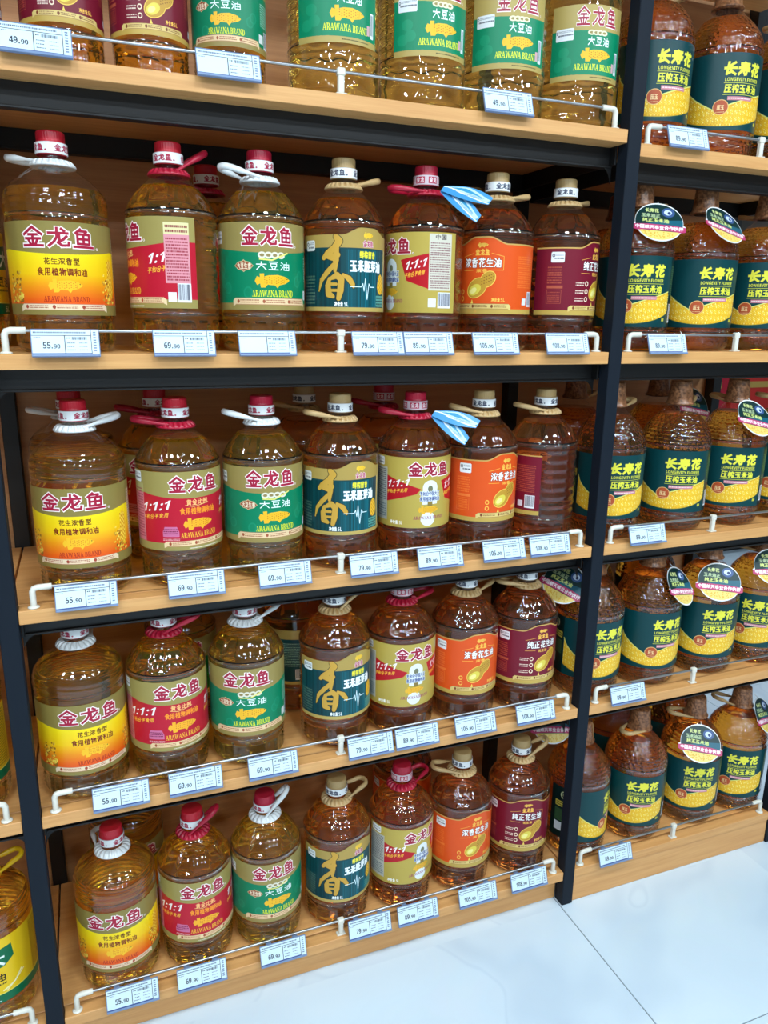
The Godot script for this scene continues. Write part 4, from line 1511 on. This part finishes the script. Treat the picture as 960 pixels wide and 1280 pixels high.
func card_texture(price: String) -> ImageTexture:
	var ink := Color8(38, 46, 62)
	var c := Canvas.new(416, 168, Color8(212, 232, 240), STROKES)
	c.print_lines(10, 6, 330, 22, 1, Color8(96, 110, 132))
	c.rect(0, 36, 368, 4, ink)
	c.rect(200, 36, 5, 132, ink)
	c.rect(366, 0, 4, 168, ink)
	c.rect(0, 160, 368, 8, Color8(70, 90, 150))
	c.print_lines(12, 46, 40, 10, 1, Color8(110, 120, 140))
	if price != "":
		var q := price.split(".")
		var wide := 26.0 * q[0].length()
		c.latin(q[0], 66 - (wide - 52) * 0.6, 66 + wide * 0.9 - (wide - 52) * 0.6, 84, 44, ink)
		c.rect(66 + wide * 0.9 - (wide - 52) * 0.6 + 5, 120, 8, 8, ink)
		c.latin(q[1], 132 + (wide - 52) * 0.2, 172 + (wide - 52) * 0.2, 98, 30, ink)
	c.bars(246, 48, 96, 20, ink)
	c.print_lines(214, 48, 24, 16, 1, ink)
	for i in 3:
		c.print_lines(216, 84 + i * 24, 50, 12, 1, Color8(70, 82, 104))
		c.print_lines(292, 84 + i * 24, 50, 12, 1, Color8(110, 122, 142))
	for i in 8:
		c.rect(382, 12 + i * 18, 18, 9, Color8(110, 130, 160))
	return c.texture()


func make_price_tags() -> void:
	var hold := start()
	# a shallow tray with raised rims and a clip over the rail
	add_box(hold, Vector3(-0.052, -0.0235, -0.003), Vector3(0.052, 0.0225, 0.0), 0.0008)
	add_box(hold, Vector3(-0.052, -0.0235, 0.0), Vector3(0.052, -0.0195, 0.003), 0.0008)
	add_box(hold, Vector3(-0.052, 0.0212, 0.0), Vector3(0.052, 0.0225, 0.0012), 0.0004)
	for s in [-1.0, 1.0]:
		add_box(hold, Vector3(minf(s * 0.052, s * 0.0508), -0.0195, 0.0), Vector3(maxf(s * 0.052, s * 0.0508), 0.0215, 0.0012), 0.0004)
		add_box(hold, Vector3(s * 0.03 - 0.006, 0.012, -0.014), Vector3(s * 0.03 + 0.006, 0.0215, -0.003), 0.001)
	var hold_mesh := hold.commit()
	var list := []
	var uvs := []
	for y in [-0.0193, 0.0210]:
		list.append(PackedVector3Array([Vector3(-0.0506, y, 0.0006), Vector3(0.0506, y, 0.0006)]))
		uvs.append(PackedVector2Array([Vector2(0, 1 if y < 0 else 0), Vector2(1, 1 if y < 0 else 0)]))
	var card := rings(list, false, uvs)
	var cards := {}
	var shelf_name := {"A": "top shelf", "G": "top shelf", "B": "second shelf", "C": "third shelf", "D": "fourth shelf", "E": "bottom shelf"}
	for row in TAGS:
		for g in TAGS[row]:
			if not cards.has(g[1]):
				cards[g[1]] = printed(card_texture(g[1]), 0.45)
			var what: String = ("%s price tag" % g[1]) if g[1] else "faded blank price tag"
			var label: String = "%s below the %s on the %s" % [what, g[2], shelf_name[row]] if g[2] else "%s right of the black post on the %s" % [what, shelf_name[row]]
			var t := thing("price_tag", label, "price tag", Vector3(g[0], SHELF[row] + 0.0185, 0.0048), 0.0, "electronic price tags on the rails")
			t.rotation.x = deg_to_rad(-19.0)
			mesh_part("holder", hold_mesh, M.holder, t)
			mesh_part("card", card, cards[g[1]], t)


# ------------------------------------------------------------------ round hang tags and blue leaflets on the bottle necks

func make_neck_tags() -> void:
	var c := Canvas.new(320, 320, Color8(232, 236, 236), STROKES)
	c.ellipse(160, 160, 150, 150, Color8(10, 50, 52))
	c.poly(PackedVector2Array([Vector2(60, 190), Vector2(150, 150), Vector2(310, 130), Vector2(306, 210), Vector2(40, 230)]), Color8(28, 96, 116))
	c.ellipse(216, 78, 40, 38, Color8(60, 90, 140))
	c.ellipse(214, 78, 24, 22, Color8(206, 222, 240))
	c.ellipse(222, 82, 10, 12, Color8(40, 60, 110))
	c.words("长寿花", 76, 160, 52, 32, 5, Color8(206, 216, 140))
	c.words("玉米油正", 52, 168, 96, 30, 5, Color8(176, 196, 150))
	c.words("纯正玉米油", 58, 220, 134, 30, 5, Color8(214, 226, 130))
	for y in range(232, 312):
		var half := sqrt(maxf(0.0, 150.0 * 150.0 - (y - 160.0) * (y - 160.0)))
		c.rect(160 - half, y, half * 2, 1, Color8(240, 214, 120))
	for i in 60:
		c.ellipse(60 + c.rng.randf() * 200, 240 + c.rng.randf() * 56, 4, 5, Color8(226, 180, 60))
	for i in 90:
		var a := TAU * i / 90
		c.ellipse(160 + cos(a) * 152, 160 + sin(a) * 152, 9, 9, Color8(236, 240, 240))
	c.poly(PackedVector2Array([Vector2(0, 190), Vector2(90, 180), Vector2(240, 180), Vector2(320, 190), Vector2(320, 240), Vector2(240, 228), Vector2(90, 228), Vector2(0, 240)]), Color8(196, 60, 110))
	c.words("中国航天事业合作伙伴", 14, 306, 190, 30, 5, Color8(252, 240, 244))
	var mat := printed(c.texture(), 0.3)
	var st := start()
	var rim := []
	for i in 72:
		var a := TAU * i / 72
		var v := Vector2(sin(a), cos(a)) * 0.0520
		# the ribbon sticks out a little on both sides
		if v.y < -0.0085 and v.y > -0.0245 and absf(v.x) > 0.034:
			v.x = signf(v.x) * 0.0570
		rim.append(v)
	for side in [1.0, -1.0]:
		for i in 72:
			var tri_ := [Vector2.ZERO, rim[i], rim[(i + 1) % 72]]
			if side < 0:
				tri_ = [Vector2.ZERO, rim[(i + 1) % 72], rim[i]]
			for v in tri_:
				st.set_normal(Vector3(0, 0, side))
				st.set_uv(Vector2(0.5 + v.x / 0.114, 0.5 - v.y / 0.108))
				st.add_vertex(Vector3(v.x, v.y, 0.0004 * side))
	var disc := st.commit()
	var thread := tube([Vector3(0, 0.050, 0), Vector3(0, 0.062, -0.006)], 0.0008, 0.0008, 5)
	# x, y, z, turn, lean, roll, which bottle
	for g in [[1.326, 1.699, -0.036, -22, -36, -6, "first corn oil bottle on the second shelf"], [1.503, 1.702, -0.030, 8, -38, -20, "second corn oil bottle on the second shelf"],
			[1.672, 1.264, -0.028, 4, -38, -16, "third corn oil bottle on the third shelf"], [1.203, 0.862, -0.105, -46, -30, -20, "first corn oil bottle on the fourth shelf"],
			[1.515, 0.838, -0.046, 24, -34, -14, "second corn oil bottle on the fourth shelf"], [1.630, 0.840, -0.032, -34, -36, -2, "third corn oil bottle on the fourth shelf"],
			[1.828, 0.856, -0.042, -26, -38, 0, "fourth corn oil bottle on the fourth shelf"], [1.225, 0.452, -0.140, -40, -30, 10, "first corn oil bottle on the bottom shelf"],
			[1.640, 0.368, -0.032, -34, -38, -3, "third corn oil bottle on the bottom shelf"], [1.905, 0.386, -0.064, 26, -32, -14, "fourth corn oil bottle on the bottom shelf"],
			[1.640, 1.276, -0.200, 10, -26, -12, "back row bottle on the third shelf"]]:
		var t := thing("hang_tag", "round green promotional tag on the " + g[6], "tag", Vector3(g[0], g[1], g[2]), 0.0, "round hang tags on bottle necks")
		t.basis = Basis(Vector3.UP, deg_to_rad(g[3])) * Basis(Vector3.RIGHT, deg_to_rad(g[4])) * Basis(Vector3(0, 0, 1), deg_to_rad(g[5]))
		mesh_part("disc", disc, mat, t)
		mesh_part("thread", thread, M.white_plastic, t)
	# blue leaflets hung on the gold-labelled bottles
	var b := Canvas.new(256, 128, Color8(70, 150, 206), STROKES)
	b.poly(PackedVector2Array([Vector2(0, 20), Vector2(120, 4), Vector2(256, 60), Vector2(240, 100), Vector2(110, 70)]), Color8(190, 220, 236))
	b.poly(PackedVector2Array([Vector2(20, 24), Vector2(110, 20), Vector2(220, 66), Vector2(120, 56)]), Color8(60, 150, 190))
	b.line(PackedVector2Array([Vector2(4, 10), Vector2(90, 70), Vector2(250, 112)]), 12, Color8(236, 244, 250))
	b.print_lines(120, 64, 100, 24, 3, Color8(30, 90, 130))
	var bm := printed(b.texture(), 0.3)
	for g in [[0.842, 1.706, -0.026, "second shelf"], [0.838, 1.275, -0.028, "third shelf"]]:
		var t := thing("leaflet", "folded blue leaflet hung on the gold-labelled bottle, " + g[3], "leaflet", Vector3(g[0], g[1], g[2]), 0.0, "blue leaflets")
		t.basis = Basis(Vector3.UP, deg_to_rad(-8)) * Basis(Vector3.RIGHT, deg_to_rad(-30)) * Basis(Vector3(0, 0, 1), deg_to_rad(-38))
		for k in 2:
			var list := []
			var uvs := []
			for j in 2:
				var ring := PackedVector3Array()
				var uv := PackedVector2Array()
				for i in 13:
					var u := i / 12.0
					var bow := 0.004 * sin(u * PI) + k * 0.006 * u
					var hh := 0.007 + 0.010 * sin(u * PI * 0.9)
					ring.append(Vector3(-0.045 + 0.09 * u, (j * 2 - 1) * hh + (0.034 * u if k else -0.008 * u), bow + 0.004 * k))
					uv.append(Vector2(u, 1.0 - j))
				list.append(ring)
				uvs.append(uv)
			mesh_part("leaf", rings(list, false, uvs), bm, t)


# ------------------------------------------------------------------ what is seen past the end of the rack

func make_backdrop_things() -> void:
	var t := thing("display_counter", "white display counter behind the end of the rack", "counter", Vector3(3.6, 0, -2.6))
	var white := plain(Color8(206, 214, 222), 0.4)
	var s := start()
	add_box(s, Vector3(-1.2, 0.06, -0.35), Vector3(1.6, 0.88, 0.35), 0.004)
	part("body", s, white, t)
	s = start()
	add_box(s, Vector3(-1.22, 0.88, -0.37), Vector3(1.62, 0.92, 0.37), 0.004)
	part("top", s, white, t)
	s = start()
	add_box(s, Vector3(-1.16, 0.0, -0.31), Vector3(1.56, 0.06, 0.30), 0.002)
	part("plinth", s, M.black, t)
	for i in 4:
		s = start()
		add_box(s, Vector3(-1.18 + i * 0.695, 0.09, 0.35), Vector3(-0.50 + i * 0.695, 0.86, 0.362), 0.003)
		part("door", s, white, t)
	var red := plain(Color8(196, 44, 40), 0.45)
	var deep := plain(Color8(168, 20, 44), 0.45)
	var gold := plain(Color8(214, 176, 96), 0.35, 0.4)
	var rope := plain(Color8(226, 196, 150), 0.6)
	for i in 4:
		var b := thing("gift_box", "red gift box with cord handle, %s on the display counter" % ["leftmost", "second from the left", "third from the left", "rightmost"][i], "box", Vector3(3.32 + i * 0.46, 0.92, -2.5), 0.0, "red gift boxes")
		s = start()
		add_box(s, Vector3(-0.21, 0.0, -0.12), Vector3(0.21, 0.58, 0.12), 0.004)
		part("body", s, red if i % 2 == 0 else deep, b)
		s = start()
		add_box(s, Vector3(-0.15, 0.16, 0.12), Vector3(0.15, 0.20, 0.1215))
		part("gold_stripe", s, gold, b)
		mesh_part("cord", tube([Vector3(-0.07, 0.575, 0.02), Vector3(-0.06, 0.64, 0.02), Vector3(-0.02, 0.67, 0.02), Vector3(0.02, 0.67, 0.02), Vector3(0.06, 0.64, 0.02), Vector3(0.07, 0.575, 0.02)], 0.005, 0.005, 6), rope, b)
